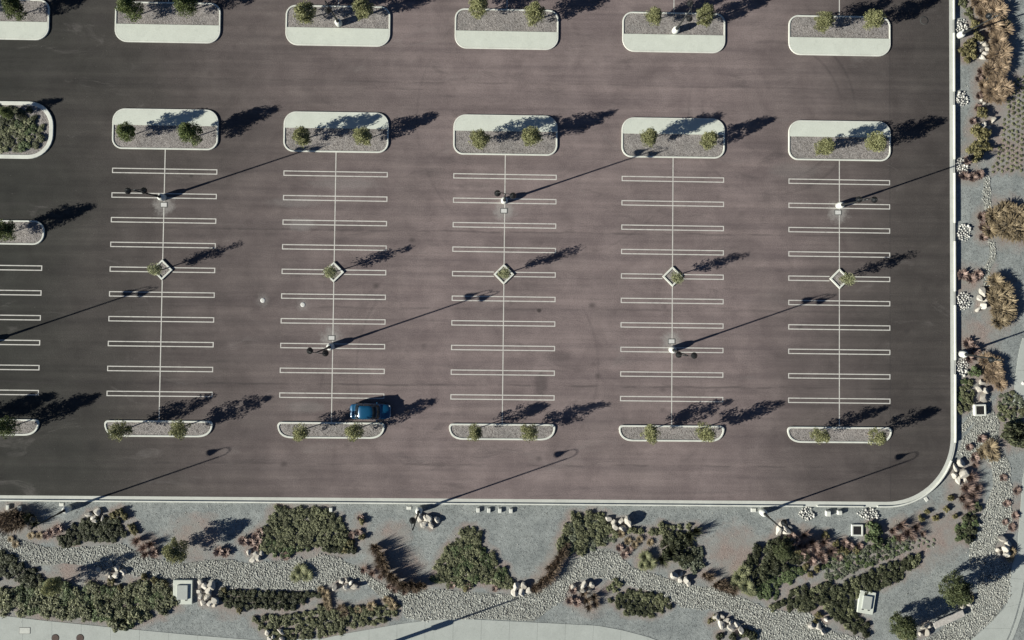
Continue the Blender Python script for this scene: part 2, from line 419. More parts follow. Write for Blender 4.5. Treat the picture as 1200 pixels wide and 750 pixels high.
# kerb on top of the gutter's outer edge, in segments between the drain cuts
def dense_path(off):
    p = lot_edge(off); out = []
    for a, b in zip(p[:-1], p[1:]):
        L = math.hypot(b[0]-a[0], b[1]-a[1]); k = max(1, int(L/.5))
        out += [(a[0]+(b[0]-a[0])*i/k, a[1]+(b[1]-a[1])*i/k) for i in range(k)]
    return out + [p[-1]]
mid = dense_path(.50)
def proj_px(p):
    d = ROT.transposed() @ (Vector((p[0], p[1], .1)) - CAM)
    return CX + F*d.x/-d.z, CY - F*d.y/-d.z
CUTS = [('x',942,953),('x',1016,1026),('c',522,535),('y',424,437),('y',344,357),('y',265,279),('y',189,201),('y',109,122),('y',26,38)]
def in_cut(q):
    for k, a, b in CUTS:
        if k == 'x' and a < q[0] < b and q[1] > 570: return True
        if k in 'cy' and a < q[1] < b and q[0] > 1090: return True
    return False
def offs(path, o):
    out = []
    for i, p in enumerate(path):
        a = path[max(0,i-1)]; b = path[min(len(path)-1,i+1)]
        tx, ty = b[0]-a[0], b[1]-a[1]; l = math.hypot(tx, ty) or 1
        out.append((p[0]+ty/l*o, p[1]-tx/l*o))
    return out
kerb_all = struct(sweep([(.423,-.45),(.423,-.02),(.58,-.02),(.58,-.45)]).build('kerb', M['gutter']))
A_, B_ = offs(mid, -.075), offs(mid, .085)
run = []
def flush():
    global run
    if len(run) > 1:
        # break long runs into cast lengths of about 6 m
        k0 = 0
        while k0 < len(run)-1:
            k1 = min(len(run)-1, k0+12)
            if len(run)-1-k1 < 4: k1 = len(run)-1
            idx = run[k0:k1+1]; vs = []; fs = []
            for j, i in enumerate(idx):
                a, b = Vector(A_[i]), Vector(B_[i])
                if j == 0: sh = (Vector(A_[idx[1]])-a).normalized()*.006
                elif j == len(idx)-1: sh = (Vector(A_[idx[-2]])-a).normalized()*.006
                else: sh = Vector((0,0))
                a = a+sh; b = b+sh; m1 = a.lerp(b,.16); m2 = a.lerp(b,.86)
                vs += [(a.x,a.y,-.018),(a.x,a.y,.125),(m1.x,m1.y,.15),(m2.x,m2.y,.15),(b.x,b.y,.13),(b.x,b.y,-.40)]
            for j in range(len(idx)-1):
                fs += [(j*6+q, j*6+q+1, j*6+q+7, j*6+q+6) for q in range(5)]
            fs += [(0,5,4,3,2,1), tuple((len(idx)-1)*6+q for q in range(6))]
            MB().add(vs, fs).build('kerb_segment', M['kerb'], kerb_all)
            k0 = k1
    run = []
for i, p in enumerate(mid):
    if in_cut(proj_px(p)): flush()
    else: run.append(i)
flush()

# painted stall markings
def hairpin(X, Y, gap=0.0):
    m_ = MB(); w_, t, L = .235, .05, BAR_L/2
    def q(x0,x1,y0,y1): m_.add([(x0,y0,0),(x1,y0,0),(x1,y1,0),(x0,y1,0)], [(0,1,2,3)])
    if gap == 0:
        for s in (-1,1): q(-L, L, s*w_-t, s*w_+t)
        for s in (-1,1): q(s*(L-t)-t, s*(L-t)+t, -w_+t, w_-t)
    else:
        for s in (-1,1):
            for e_ in (-1,1):
                a, b = sorted((e_*gap, e_*L)); q(a, b, s*w_-t, s*w_+t)
            q(s*(L-t)-t, s*(L-t)+t, -w_+t, w_-t)
    return m_.mesh('stall_marking', M['paint'])
HP = hairpin(0,0); HPG = hairpin(0,0,1.08)
for c in range(-1, 5):
    for r in range(10):
        if c == -1 and r < 4: continue
        if c == -1: X = -18.3-.05
        else: X = c*S_COL
        mobj('stall_marking', HPG if (r == 4 and c >= 0) else HP, asphalt, (X, gy(X, -r*PITCH), .004), math.atan(SK))
YBI0, YBI1, YBM = px(592, 181).y, px(594, 134).y, px(593, 153.2).y
YAI0, YAI1, YAM = px(594, 57).y, px(594, 10).y, px(594, 36.2).y
YCI0, YCI1 = px(588, 514.5).y, px(588, 495.5).y
DIA_R = 1.12
for c in range(-1, 5):
    X = c*S_COL; x0 = SK*X
    yd = -4*PITCH
    segs = [(YBI0-.01, yd+DIA_R), (yd-DIA_R, YCI1)] if c >= 0 else [(-PITCH*4+1.2, YCI1)]
    segs.append((YAI1+40, YAI1))
    for a, b in segs:
        MB().add([(-.05,b,0),(.05,b,0),(.05,a,0),(-.05,a,0)], [(0,1,2,3)]).build('stall_marking', M['paint'], asphalt, (X, x0, .008))
for c in range(0, 5):
    X = c*S_COL
    for r in range(1, 12): mobj('stall_marking', HP, asphalt, (X, gy(X, YAI1 + 2.9 + r*PITCH), .004), math.atan(SK))

# ------------------------------------------------------------------ islands
ORD = {4:'first',3:'second',2:'third',1:'fourth',0:'fifth',-1:'sixth'}
def island(X, y0, y1, rb, rt, ym=None, slab_low=True, hw=5.65, label='', wide=.17, inner_fill='island_gravel', x0=None, x1=None):
    x0 = -hw if x0 is None else x0; x1 = hw if x1 is None else x1
    t = thing('parking_island', label, 'island', (X, gy(X, 0), 0), math.atan(SK)*0, 'kerbed islands in the car park')
    out = rrect(x0, x1, y0, y1, rb, rt); inn = rrect(x0+wide, x1-wide, y0+wide, y1-wide, rb-wide, rt-wide)
    MB().ring(out, inn, -.05, .15, .025).build('kerb_ring', M['kerb'], t)
    pad = rrect(x0+wide-.004, x1-wide+.004, y0+wide-.004, y1-wide+.004, rb-wide, rt-wide)
    if ym is None:
        MB().prism(pad, -.03, .085).build('gravel_bed', M[inner_fill], t)
    else:
        def clip(poly, keep_low):
            o_ = []
            for i in range(len(poly)):
                a, b = poly[i], poly[(i+1)%len(poly)]
                ia = (a[1] < ym) == keep_low; ib = (b[1] < ym) == keep_low
                if ia: o_.append(a)
                if ia != ib:
                    k = (ym-a[1])/(b[1]-a[1]); o_.append((a[0]+(b[0]-a[0])*k, ym))
            return o_
        MB().prism(clip(pad, slab_low), -.04, .153).build('concrete_slab', M['slab'], t)
        MB().prism(clip(pad, not slab_low), -.03, .088).build('gravel_bed', M[inner_fill], t)
    return t
def cslant(X, label, x0=-5.72, x1=5.72):
    """slim island: square back edge, front corners swept round"""
    t = thing('parking_island', label, 'island', (X, gy(X, 0), 0), 0, 'kerbed islands in the car park')
    y0, y1 = YCI0, YCI1; sw = 1.35; h = y1-y0
    def loop(k):
        a0, a1, b0, b1 = x0+k, x1-k, y0+k, y1-k; r2 = .42-k*.5; s_ = sw-k*.25; hh = b1-b0
        def bez(p0, p1, p2, n_=9): return [((1-u)**2*p0[0]+2*u*(1-u)*p1[0]+u*u*p2[0], (1-u)**2*p0[1]+2*u*(1-u)*p1[1]+u*u*p2[1]) for u in [i/n_ for i in range(n_+1)]]
        return (bez((a0, b1-r2), (a0+.10, b0+.04), (a0+s_+.15, b0)) + bez((a1-s_-.15, b0), (a1-.10, b0+.04), (a1, b1-r2))
                + arc(a1-r2, b1-r2, r2, 0, 90, 6)[1:] + arc(a0+r2, b1-r2, r2, 90, 180, 6)[:-1])
    MB().ring(loop(0), loop(.19), -.05, .15, .025).build('kerb_ring', M['kerb'], t)
    MB().prism(loop(.187), -.03, .085).build('gravel_bed', M['island_gravel'], t)
    return t
for c in range(-1, 5):
    X = c*S_COL; o = ORD[c]
    lamp = c in (1, 3)
    island(X, YAI0, YAI1, 1.35, 1.1, YAM, True, label=f'half-paved island across the lane, {o} stall column from riprap kerb' + (', holding a lamp' if lamp else ''))
    if c >= 0:
        island(X, YBI0, YBI1, 1.1, 1.35, YBM, False, label=f'half-paved island heading the diamond-planter stalls, {o} column from riprap kerb')
    cslant(X, f'slim gravel island along the garden aisle, {o} stall column from riprap kerb')
pa, pb = px(62, 187), px(62, 120)
island(pa.x-7, pa.y, pb.y, 2.6, 2.6, None, hw=7.0, label='large planted island with thick pale kerb and dense shrubs', wide=.42, inner_fill='island_gravel')
pa, pb = px(52, 287.5), px(52, 259)
island(pa.x-7, pa.y, pb.y, 1.15, 1.15, None, hw=7.0, label='rounded gravel island end beside the large planted island')

DP = None
for c in range(5):
    X = c*S_COL; y = gy(X, -4*PITCH); s = DIA_R
    t = thing('diamond_planter', f'small diamond tree planter in striped stalls, {ORD[c]} column from riprap kerb', 'planter', (X, y, 0), 0, 'diamond tree planters')
    if DP is None:
        o_ = [(0,-s),(s,0),(0,s),(-s,0)]; k = s-.27; i_ = [(0,-k),(k,0),(0,k),(-k,0)]
        DP = (MB().ring(o_, i_, -.05, .16, .03).mesh('kerb_ring', M['kerb']), MB().prism([(0,-k-.004),(k+.004,0),(0,k+.004),(-k-.004,0)], -.03, .07).mesh('gravel_bed', M['island_gravel']))
    mobj('kerb_ring', DP[0], t); mobj('gravel_bed', DP[1], t)

# ------------------------------------------------------------------ lamps
def crook(dx, dy, h, reach=.78):
    """shepherd's-crook arm from the pole top over to the lamp"""
    r = reach/2; pts = [(0,0,h-r-.25)]
    for i in range(11):
        a = math.pi - math.pi*i/10
        u = r + r*math.cos(a); pts.append((dx*u, dy*u, h-r+r*math.sin(a)*1.0))
    pts.append((dx*reach, dy*reach, h-r-.10))
    return pts
def lamp_post(name, label, loc, arms, h=8.55, reach=.78, group='lamp posts'):
    t = thing(name, label, 'lamp post', loc, 0, group)
    MB().lathe([(.37,-.3),(.37,.78),(.34,.86),(.24,1.06),(.17,1.08)], 24).build('concrete_base', M['base'], t)
    MB().lathe([(.17,1.07),(.17,1.12),(.125,1.16),(.115,2.35),(.085,2.5),(.062,h-reach/2-.2)], 14).build('pole', M['pole'], t)
    for k in arms:
        dx, dy = math.cos(R(k)), math.sin(R(k))
        a = MB().tube(crook(dx, dy, h, reach), .036, 8).build('crook_arm', M['pole'], t)
        hx, hy, hz = dx*reach, dy*reach, h-reach/2-.06
        sh = MB().lathe([(.035,.02),(.07,-.02),(.085,-.16),(.16,-.27),(.26,-.40),(.325,-.55),(.335,-.62),(.31,-.62),(.22,-.50)], 20, (hx,hy,hz), True, True).build('lamp_shade', M['shade'], t)
        MB().lathe([(.05,-.72),(.16,-.68),(.21,-.56)], 14, (hx,hy,hz)).build('lens', M['lens'], sh)
    return t
def lamp_at(qx, qy, z, label, arms, group):
    p = px(qx, qy, z); return lamp_post('lamp_post', label, (p.x, p.y, z), arms, group=group)
g2 = 'twin-headed lamp posts among the stalls'
lamp_at(191.3, 231.5, 0, 'twin-headed black lamp post in striped stalls, fifth column from riprap kerb', (2, 182), g2)
lamp_at(388, 406, 0, 'twin-headed black lamp post near the blue car, fourth column from riprap kerb', (-8, 172), g2)
lamp_at(591, 235.5, 0, 'twin-headed black lamp post in striped stalls, third column from riprap kerb', (-8, 172), g2)
lamp_at(787.3, 409.5, 0, 'twin-headed black lamp post in striped stalls, second column from riprap kerb', (-3, 177), g2)
lamp_at(982.8, 241, 0, 'twin-headed black lamp post in striped stalls, first column from riprap kerb', (0, 180), g2)
lamp_at(-16, 402, 0, 'twin-headed black lamp post casting a long shadow, sixth column from riprap kerb', (-3, 177), g2)
g3 = 'twin-headed lamp posts in half-paved islands'
lamp_at(397.5, 28, .08, 'twin-headed black lamp post standing in half-paved island, fourth column from riprap kerb', (-80, 100), g3)
lamp_at(791, 36.5, .08, 'twin-headed black lamp post standing in half-paved island, second column from riprap kerb', (-92, 88), g3)
g4 = 'single-headed lamp posts along the garden edge'
lamp_at(80.5, 595.5, GZ, 'single-crook lamp post behind the straight kerb, beside dark planted rows', (90,), g4)
lamp_at(491.5, 597, GZ, 'single-crook lamp post behind the straight kerb, beside a boulder cluster', (97,), g4)
lamp_at(893, 599.5, GZ, 'single-crook lamp post behind the straight kerb, near first riprap drain', (90,), g4)
lamp_at(1123.5, 42, GZ, 'single-crook lamp post beside tan grasses and riprap drain', (180,), g4)
lamp_at(1126, 414.5, GZ, 'single-crook lamp post on garden side by brown grasses', (180,), g4)

p = px(428, 764, GZ)
t = thing('street_pole', 'tall dark pole by the pavement whose shadow crosses it', 'pole', (p.x, p.y, GZ))
MB().lathe([(.20,-.2),(.20,3.5),(.11,3.55),(.085,8.0),(.02,8.1)], 14).build('pole', M['pole'], t)
MB().box((0,0,4.05), (.5,.5,.95), 0, .05).build('control_box', M['pole'], t)

# pull boxes, wells, manholes
def pull_box(qx, qy, label, rz=0, z=.0, w_=.62, h_=.42, group='pull boxes by the lamp posts', fr=.09, mat='lid'):
    p = px(qx, qy, z)
    t = thing('pull_box', label, 'utility box', (p.x, p.y, z), rz, group)
    MB().ring(rrect(-w_/2-fr,w_/2+fr,-h_/2-fr,h_/2+fr,.05,.05,2), rrect(-w_/2,w_/2,-h_/2,h_/2,.03,.03,2), -.05, .02, .006).build('frame', M['joint'], t)
    MB().prism(rrect(-w_/2+.004,w_/2-.004,-h_/2+.004,h_/2-.004,.03,.03,2), -.05, .024).build('lid', M[mat], t)
for (qx, qy), c in zip(SPOTS, (0,1,2,3,4)):
    pull_box(qx, qy, f'small pale pull box beside lamp base, {ORD[c]} column from riprap kerb')
for (qx, qy), l in zip(WELLS, ('pale round valve cover in stalls, farther from the lamp post','pale round valve cover in stalls, nearer to the lamp post')):
    p = px(qx, qy); t = thing('valve_cover', l, 'valve cover', (p.x,p.y,0), 0, 'valve covers')
    MB().lathe([(.26,-.02),(.26,.012),(.17,.016)], 16).build('collar', M['lid'], t)
    MB().lathe([(.13,.0),(.13,.022)], 14).build('lid', M['lens'], t)
p = px(1083, 24); t = thing('manhole', 'dark round manhole in the asphalt by the side kerb', 'manhole', (p.x,p.y,0))
MB().lathe([(.47,-.02),(.47,.006),(.38,.008)], 24, cap=False).build('frame', M['street'], t)
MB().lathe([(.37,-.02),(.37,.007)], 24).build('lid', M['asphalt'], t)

# ------------------------------------------------------------------ garden ground with mulch round the planting
MULCH = []      # (x, y, radius) gathered while planting; the ground sheet is built at the end
def mulch(p, r): MULCH.append((p.x, p.y, r))

# ---- foliage meshes
def leafquad(mb, c, n, size, el=1.6):
    n = n.normalized(); a = n.orthogonal().normalized(); a.rotate(Matrix.Rotation(random.uniform(0, 6.28), 3, n)); b = n.cross(a)
    s = size*random.uniform(.7, 1.3)
    a = a*s*el*.5; b = b*s*.5
    mb.add([c-a, c+b*.9-a*.1, c+a+n*s*.15, c-b*.9-a*.1], [(0,1,2,3)])
def rvec():
    while True:
        v = Vector((random.uniform(-1,1), random.uniform(-1,1), random.uniform(-1,1)))
        if .05 < v.length < 1: return v
def blob(mb, r, hz, seed, sub=2, amp=.25, z0=0.0):
    bm = bmesh.new(); bmesh.ops.create_icosphere(bm, subdivisions=sub, radius=1.0)
    vs = []; 
    for v in bm.verts:
        k = 1 + amp*noise.noise(v.co*1.7 + Vector((seed*3.1, seed, 0)))
        vs.append((v.co.x*r*k, v.co.y*r*k, z0 + (v.co.z*.5+.5)*hz*k))
    fs = [tuple(v.index for v in f.verts) for f in bm.faces]; bm.free()
    mb.add(vs, fs, True)
def shrub_mesh(seed, mat, leaves=260, size=.15, core=True, flat=.8, lumps=9):
    """unit shrub, radius about 0.5 m, built of leaf clumps round several lumps"""
    random.seed(seed); mb = MB()
    lum = [(Vector((0,0,.20*flat)), .27)] + [(Vector((math.cos(a)*(q_:=random.uniform(.16,.38)), math.sin(a)*q_, random.uniform(.10,.34)*flat)), random.uniform(.11,.22)) for a in [random.uniform(0,6.28) for _ in range(lumps)]]
    for i in range(leaves):
        c, r = random.choice(lum); d = rvec().normalized()
        if d.z < -.35: d.z = -d.z
        rr = r*random.uniform(.8, 1.3)
        p = c + Vector((d.x*rr, d.y*rr, d.z*rr*flat)); p.z = max(p.z, .02)
        leafquad(mb, p, d + rvec()*.8 + Vector((0,0,.35)), size)
    me = mb.mesh('shrub', mat)
    if core:
        k = MB()
        for c, r in lum: 
            bm = bmesh.new(); bmesh.ops.create_icosphere(bm, subdivisions=1, radius=r*.82)
            k.add([(v.co.x+c.x, v.co.y+c.y, max(0, v.co.z*flat+c.z)) for v in bm.verts], [tuple(v.index for v in f.verts) for f in bm.faces], True); bm.free()
        n0 = len(me.vertices)
        me2 = bpy.data.meshes.new('shrub'); me2.from_pydata(mb.v + k.v, [], mb.f + [tuple(i+len(mb.v) for i in f) for f in k.f])
        me2.materials.append(mat); me2.materials.append(M['core'])
        me2.polygons.foreach_set('material_index', [0]*len(mb.f) + [1]*len(k.f)); me2.update()
        return me2
    return me
def grass_mesh(seed, mat, blades=200, length=.75, droop=.6, width=.022, spread=1.0, stiff=False, core=None):
    """unit tuft, radius about 0.6 m"""
    random.seed(seed); mb = MB()
    for i in range(blades):
        a = random.uniform(0, 6.283); L = length*random.uniform(.55, 1.1); tilt = random.uniform(.08, 1.0)**.7*spread
        d = Vector((math.cos(a), math.sin(a), 0)); b0 = d*random.uniform(0, .12); side = Vector((-d.y, d.x, 0))
        w_ = width*random.uniform(.7,1.4)
        prev = None; pts = []
        ang = tilt*(.45 if stiff else .5); p = b0.copy()
        nseg = 2 if stiff else 4
        for k in range(nseg+1):
            pts.append(p.copy()); p = p + (d*math.sin(ang) + Vector((0,0,1))*math.cos(ang))*(L/nseg); ang += (.12 if stiff else droop*.55)
        vs = []; 
        for k, q in enumerate(pts):
            ww = w_*(1 - .85*k/nseg) if stiff else w_*(1.0 if k < nseg else .5)*(1.0+ .5*(k == nseg-1))
            vs += [q + side*ww, q - side*ww]
        vs = [(v.x, v.y, max(v.z, .01)) for v in vs]
        mb.add(vs, [(2*k, 2*k+1, 2*k+3, 2*k+2) for k in range(nseg)])
    if core:
        k = MB(); blob(k, .2, .28, seed, 1, .3)
        me2 = bpy.data.meshes.new('grass'); me2.from_pydata(mb.v + k.v, [], mb.f + [tuple(i+len(mb.v) for i in f) for f in k.f])
        me2.materials.append(mat); me2.materials.append(core)
        me2.polygons.foreach_set('material_index', [0]*len(mb.f) + [1]*len(k.f)); me2.update(); return me2
    return mb.mesh('grass', mat)
SH = {}
for kd, mt, lv, sz, fl in (('dark','l_dark',460,.085,.85),('olive','l_olive',520,.082,.8),('green','l_green',520,.08,.8),('grey','l_grey',340,.085,.6),
                       ('yellow','l_yellow',360,.10,.9)):
    SH[kd] = [shrub_mesh(100+i*7+hash(kd[0])%1+ord(kd[0]), M[mt], lv, sz, True, fl) for i in range(4)]
SH['tuft'] = [shrub_mesh(300+i, M['l_grey'], 70, .17, False, .6, 3) for i in range(3)]
SH['tuft_dark'] = [shrub_mesh(320+i, M['l_olive'], 70, .2, True, .7, 3) for i in range(3)]
SH['tan'] = [grass_mesh(400+i, M['l_tan'], 360, 1.15, .6, .020, 1.15, False, M['core_tan']) for i in range(4)]
SH['gold'] = [grass_mesh(420+i, M['l_gold'], 200, .95, .75, .022, 1.0, False, M['core_tan']) for i in range(3)]
SH['straw'] = [grass_mesh(430+i, M['l_tree_c'], 260, 1.0, .8, .02, 1.0) for i in range(3)]
SH['flax'] = [grass_mesh(440+i, M['l_red'], 130, 1.15, .2, .036, 1.75, True, M['core']) for i in range(3)]
SH['flaxpink'] = [grass_mesh(450+i, M['l_pink'], 130, .95, .3, .04, 2.0, True) for i in range(3)]
SH['flaxdark'] = [grass_mesh(460+i, M['l_dark'], 110, 1.15, .2, .045, 1.75, True, M['core']) for i in range(3)]
SH['pink'] = [grass_mesh(470+i, M['l_pink'], 150, .6, .5, .03, 1.2) for i in range(3)]
NAME = {'dark':'dark_hedge_shrub','olive':'olive_shrub','green':'green_shrub','grey':'ground_cover_shrub','yellow':'round_shrub','tuft':'ground_cover_tuft','tuft_dark':'ground_cover_tuft',
        'tan':'ornamental_grass_clump','gold':'ornamental_grass_clump','straw':'ornamental_grass_clump','flax':'flax_plant','flaxpink':'flax_plant','flaxdark':'flax_plant','pink':'low_grass_clump'}
CAT = {'dark_hedge_shrub':'shrub','olive_shrub':'shrub','green_shrub':'shrub','ground_cover_shrub':'shrub','round_shrub':'shrub','ground_cover_tuft':'plant','ornamental_grass_clump':'grass clump','flax_plant':'plant','low_grass_clump':'grass clump'}
rng = random.Random(11)
def plant(kind, qx, qy, rpx, label, group=None, z=GZ, hk=1.0, top=.3):
    """rpx = radius in photo pixels"""
    p = px(qx, qy, z+top*hk); r = rpx*PXM
    unit = {'tan':.95,'gold':.8,'straw':.85,'flax':.75,'flaxpink':.7,'flaxdark':.75,'pink':.5}.get(kind, .5)
    s = r/unit; me = rng.choice(SH[kind])
    o = mobj(NAME[kind], me, None, (p.x, p.y, z-.01), rng.uniform(0,6.28), (s*rng.uniform(.92,1.08), s*rng.uniform(.92,1.08), s*hk*rng.uniform(.85,1.15)))
    tag(o, label, CAT[NAME[kind]], group); mulch(p, r*1.5+.2)
    return o
NTH = 'first second third fourth fifth sixth seventh eighth ninth tenth eleventh twelfth thirteenth fourteenth fifteenth sixteenth seventeenth eighteenth nineteenth twentieth'.split() + ['far']*40
def bed(kind, poly, step, rpx, label, group, rowdir=0.0, jit=.25, hk=1.0, rowstep=None, z=GZ, mixk=None, skip=0.0, kerbward=True):
    rowed = rowstep is not None and jit <= .16
    rowstep = rowstep or step*.87; spots = []
    cx = sum(p[0] for p in poly)/len(poly); cy = sum(p[1] for p in poly)/len(poly)
    ca, sa = math.cos(R(rowdir)), math.sin(R(rowdir)); n = 0
    for j in range(-60, 61):
        for i in range(-60, 61):
            u = (i + (.5 if j % 2 else 0) + rng.uniform(-jit, jit))*step; v = (j + rng.uniform(-jit, jit)*.6)*rowstep
            x = cx + u*ca - v*sa; y = cy + u*sa + v*ca
            if pip(x, y, poly) and rng.random() >= skip:
                spots.append((j, x, y))
    rows = sorted({q[0] for q in spots})
    for j, x, y in spots:
                lab = f'{label}, {NTH[rows.index(j)]} row from kerb' if rowed and kerbward else label
                k = kind if not mixk or rng.random() > mixk[1] else mixk[0]
                plant(k, x, y, rpx*(rng.uniform(.94,1.14) if rowed else rng.choice((.8,.92,1.0,1.06,1.12,1.24))*rng.uniform(.95,1.06)), lab, group, z, hk*rng.uniform(.6,.98)); n += 1
    return n

nb = 0
nb += bed('dark', [(64,636),(76,624),(90,612),(104,606),(140,611),(150,624),(142,632),(110,636),(66,640)], 7.8, 4.7, 'dark green shrub in the planted rows beside the lamp post', 'dark rows by the lamp post', 2, .14, .9, 6.9)
nb += bed('olive', [(-6,684),(30,690),(56,682),(92,690),(106,682),(134,690),(160,684),(196,688),(202,706),(185,718),(152,734),(100,727),(50,719),(-6,712)], 11.0, 8.0, 'olive shrub in the long hedge along the pavement', 'long hedge along the pavement', 4, .34, .8, None, mixk=('green',.25))
nb += bed('dark', [(-8,650),(14,652),(34,664),(52,684),(34,688),(-8,680)], 9.5, 6.4, 'dark shrub at the edge of the cobble bed, behind the long hedge', 'dark shrubs behind the hedge', 20, .3, .75)
nb += bed('olive', [(302,646),(310,612),(320,594),(386,594),(399,608),(412,624),(414,642),(376,644),(338,644)], 8.4, 5.5, 'olive green shrub in the large bed touching the straight kerb', 'large bed by the kerb', 3, .14, .8, 7.8)
nb += bed('green', [(312,632),(345,638),(372,640),(352,648),(318,654),(312,648)], 8.0, 5.2, 'bright green shrub on the lower edge of the large bed', 'green edge of the large bed', 0, .3, 1.1)
nb += bed('dark', [(372,640),(410,640),(420,650),(392,652)], 8.0, 5.4, 'dark shrub on the shaded end of the large bed', 'dark end of the large bed', 0, .3, 1.1)
nb += bed('olive', [(543,616),(556,616),(566,634),(580,658),(598,680),(600,690),(560,686),(502,682),(512,664),(526,644)], 8.2, 5.9, 'olive shrub in the triangular bed', 'triangular bed', 8, .2, .75, mixk=('green',.2))
nb += bed('olive', [(672,601),(706,602),(714,615),(726,630),(704,640),(688,645),(662,650),(655,646),(662,622)], 7.2, 5.6, 'olive shrub in the bed beside the angular white boulders', 'bed by the angular boulders', 10, .3, .8, mixk=('grey',.4))
nb += bed('olive', [(736,618),(806,616),(818,628),(800,632),(764,628),(742,626)], 8.0, 4.8, 'olive shrub in the ragged row near the blank gravel', 'ragged row', 2, .3, 1.0)
nb += bed('dark', [(774,632),(812,630),(820,648),(800,664),(784,660)], 8.4, 5.6, 'dark shrub in the middle of the ragged bed', 'dark middle of the ragged bed', 2, .3, 1.2)
nb += bed('grey', [(806,646),(824,642),(827,662),(818,672),(800,664)], 7.0, 5.2, 'rounded grey green shrub at the end of ragged bed', 'grey end of the ragged bed', 2, .3, 1.3)
nb += bed('dark', [(257,690),(372,692),(374,697),(352,710),(330,715),(272,716),(262,706)], 7.6, 4.7, 'dark shrub in the long straight rows below the cobbles', 'straight rows below the cobbles', 1, .12, 1.0, 7.3)
nb += bed('olive', [(296,726),(340,722),(385,709),(402,714),(446,704),(470,706),(472,720),(432,735),(384,744),(340,752),(310,752)], 9.2, 5.0, 'olive shrub in the bed beside the curved pavement edge', 'bed by the curved pavement', -6, .16, .85, 8.0)
nb += bed('dark', [(711,702),(735,693),(772,695),(788,710),(762,725),(732,720)], 7.0, 4.2, 'dark green shrub in the oval island bed of cobbles', 'oval bed', 6, .15, .85, 6.0, mixk=('olive',.4))
nb += bed('dark', [(868,668),(884,644),(908,628),(930,634),(944,648),(942,660),(912,668),(886,690)], 9.0, 6.2, 'dark bushy shrub in the corner thicket', 'corner thicket', 10, .3, 1.1)
nb += bed('green', [(902,672),(940,664),(944,674),(920,686),(908,706),(900,700),(886,698),(880,694)], 8.0, 5.0, 'mid green shrub below the corner thicket', 'green fringe of the thicket', 10, .3, .9)
nb += bed('grey', [(962,668),(974,648),(1000,645),(1018,640),(1052,630),(1076,636),(1052,652),(1004,672),(970,682)], 6.4, 3.7, 'grey green mound in the ground cover patch by the grate', 'ground cover by the grate', -22, .18, .9, 5.6, mixk=('green',.25))
nb += bed('tuft', [(1056,632),(1100,630),(1098,642),(1080,644),(1050,652)], 6.4, 2.4, 'tiny tuft at the thinning end of the ground cover', 'thinning end of the ground cover', -22, .15, .8, 5.4, kerbward=False)
nb += bed('dark', [(904,714),(918,700),(946,688),(976,684),(1040,662),(1078,651),(1080,657),(1064,674),(1024,690),(1002,704),(1004,722),(1020,736),(1012,746),(992,740),(968,712),(940,716)], 8.0, 5.4, 'dark shrub in the diagonal hedge rows round the hatch', 'diagonal hedge rows', -22, .16, .9, 7.6, mixk=('olive',.3))
nb += bed('dark', [(1116,632),(1122,616),(1134,600),(1146,584),(1152,592),(1146,614),(1142,636)], 7.4, 4.6, 'dark green shrub beside the cobble stream near corner', 'shrubs beside the side stream', -30, .2, 1.2, 6.4, mixk=('green',.3))
nb += bed('tuft_dark', [(1188,94),(1202,86),(1202,206),(1180,200),(1162,202),(1168,180),(1176,150),(1180,120)], 6.4, 2.2, 'small dotted tuft in the pinkish gravel grid', 'dotted tufts', -30, .12, .8, 5.2, kerbward=False)
nb += bed('grey', [(1168,462),(1182,456),(1202,464),(1202,496),(1172,494)], 7.4, 4.2, 'grey shrub beside the far walk', 'grey shrubs by the far walk', -20, .25, .9, mixk=('olive',.35))
nb += bed('olive', [(1123,448),(1140,446),(1142,476),(1124,482)], 8.0, 4.8, 'olive shrub behind the side kerb by the grate', 'shrubs behind the side kerb', -70, .25, 1.0, mixk=('green',.4))
nb += bed('olive', [(1124,0),(1130,-4),(1144,16),(1142,22),(1134,18)], 6.0, 3.4, 'little round olive shrub at the foot of tan grasses', 'little shrubs by the grasses', 40, .15, .9, kerbward=False)
print('bed shrubs', nb)
# big left island planting
ISZ = .085
nb = bed('olive', [(-8,146),(44,142),(50,152),(48,168),(40,176),(-8,178)], 8.4, 5.4, 'olive shrub crowding the large planted island', 'shrubs in the large island', 6, .3, .7, z=ISZ, mixk=('green',.4))
nb += bed('dark', [(-8,126),(40,126),(52,138),(30,146),(-8,146)], 9, 5.4, 'dark shrub in the shade of the large planted island', 'dark shrubs in the large island', 6, .3, .6, z=ISZ)

def many(kind, lst, label, group, hk=1.0):
    if kind in ('flax','tan','gold') and len(lst) > 5:
        lst = [(a[0]+(b[0]-a[0])*u+rng.uniform(-2,2), a[1]+(b[1]-a[1])*u+rng.uniform(-2,2), a[2]*(1.25 if kind == 'flax' else rng.uniform(.8,1.05))) for a, b in zip(lst[:-1], lst[1:]) for u in (0, .5)] + [lst[-1]]
    for a in lst: plant(kind, a[0], a[1], a[2], label, group, GZ, hk*(a[3] if len(a) > 3 else 1), .3)
many('tan', [(1146,2,12),(1161,-2,13),(1152,16,12),(1166,14,13),(1160,30,12),(1174,36,12),(1166,48,13),(1174,58,13),(1164,66,12),(1172,78,14),(1160,84,12),(1166,96,13),(1176,104,12),(1160,110,10),(1170,116,12),(1152,100,8)], 'tan feathery grass in the long drift beside the lamp post', 'long drift of tan grass')
many('gold', [(1164,252,15),(1178,246,14),(1192,254,15),(1172,266,16),(1186,272,15),(1200,266,14),(1160,270,11)], 'golden brown grass in the wide drift near the narrow cobble stream', 'wide golden drift', 1.05)
many('gold', [(1166,328,11),(1174,340,13),(1166,348,12),(1180,352,12),(1170,362,14),(1182,368,11),(1170,376,11)], 'golden grass in the tall drift beside three pale boulders', 'golden drift by the boulders', 1.1)
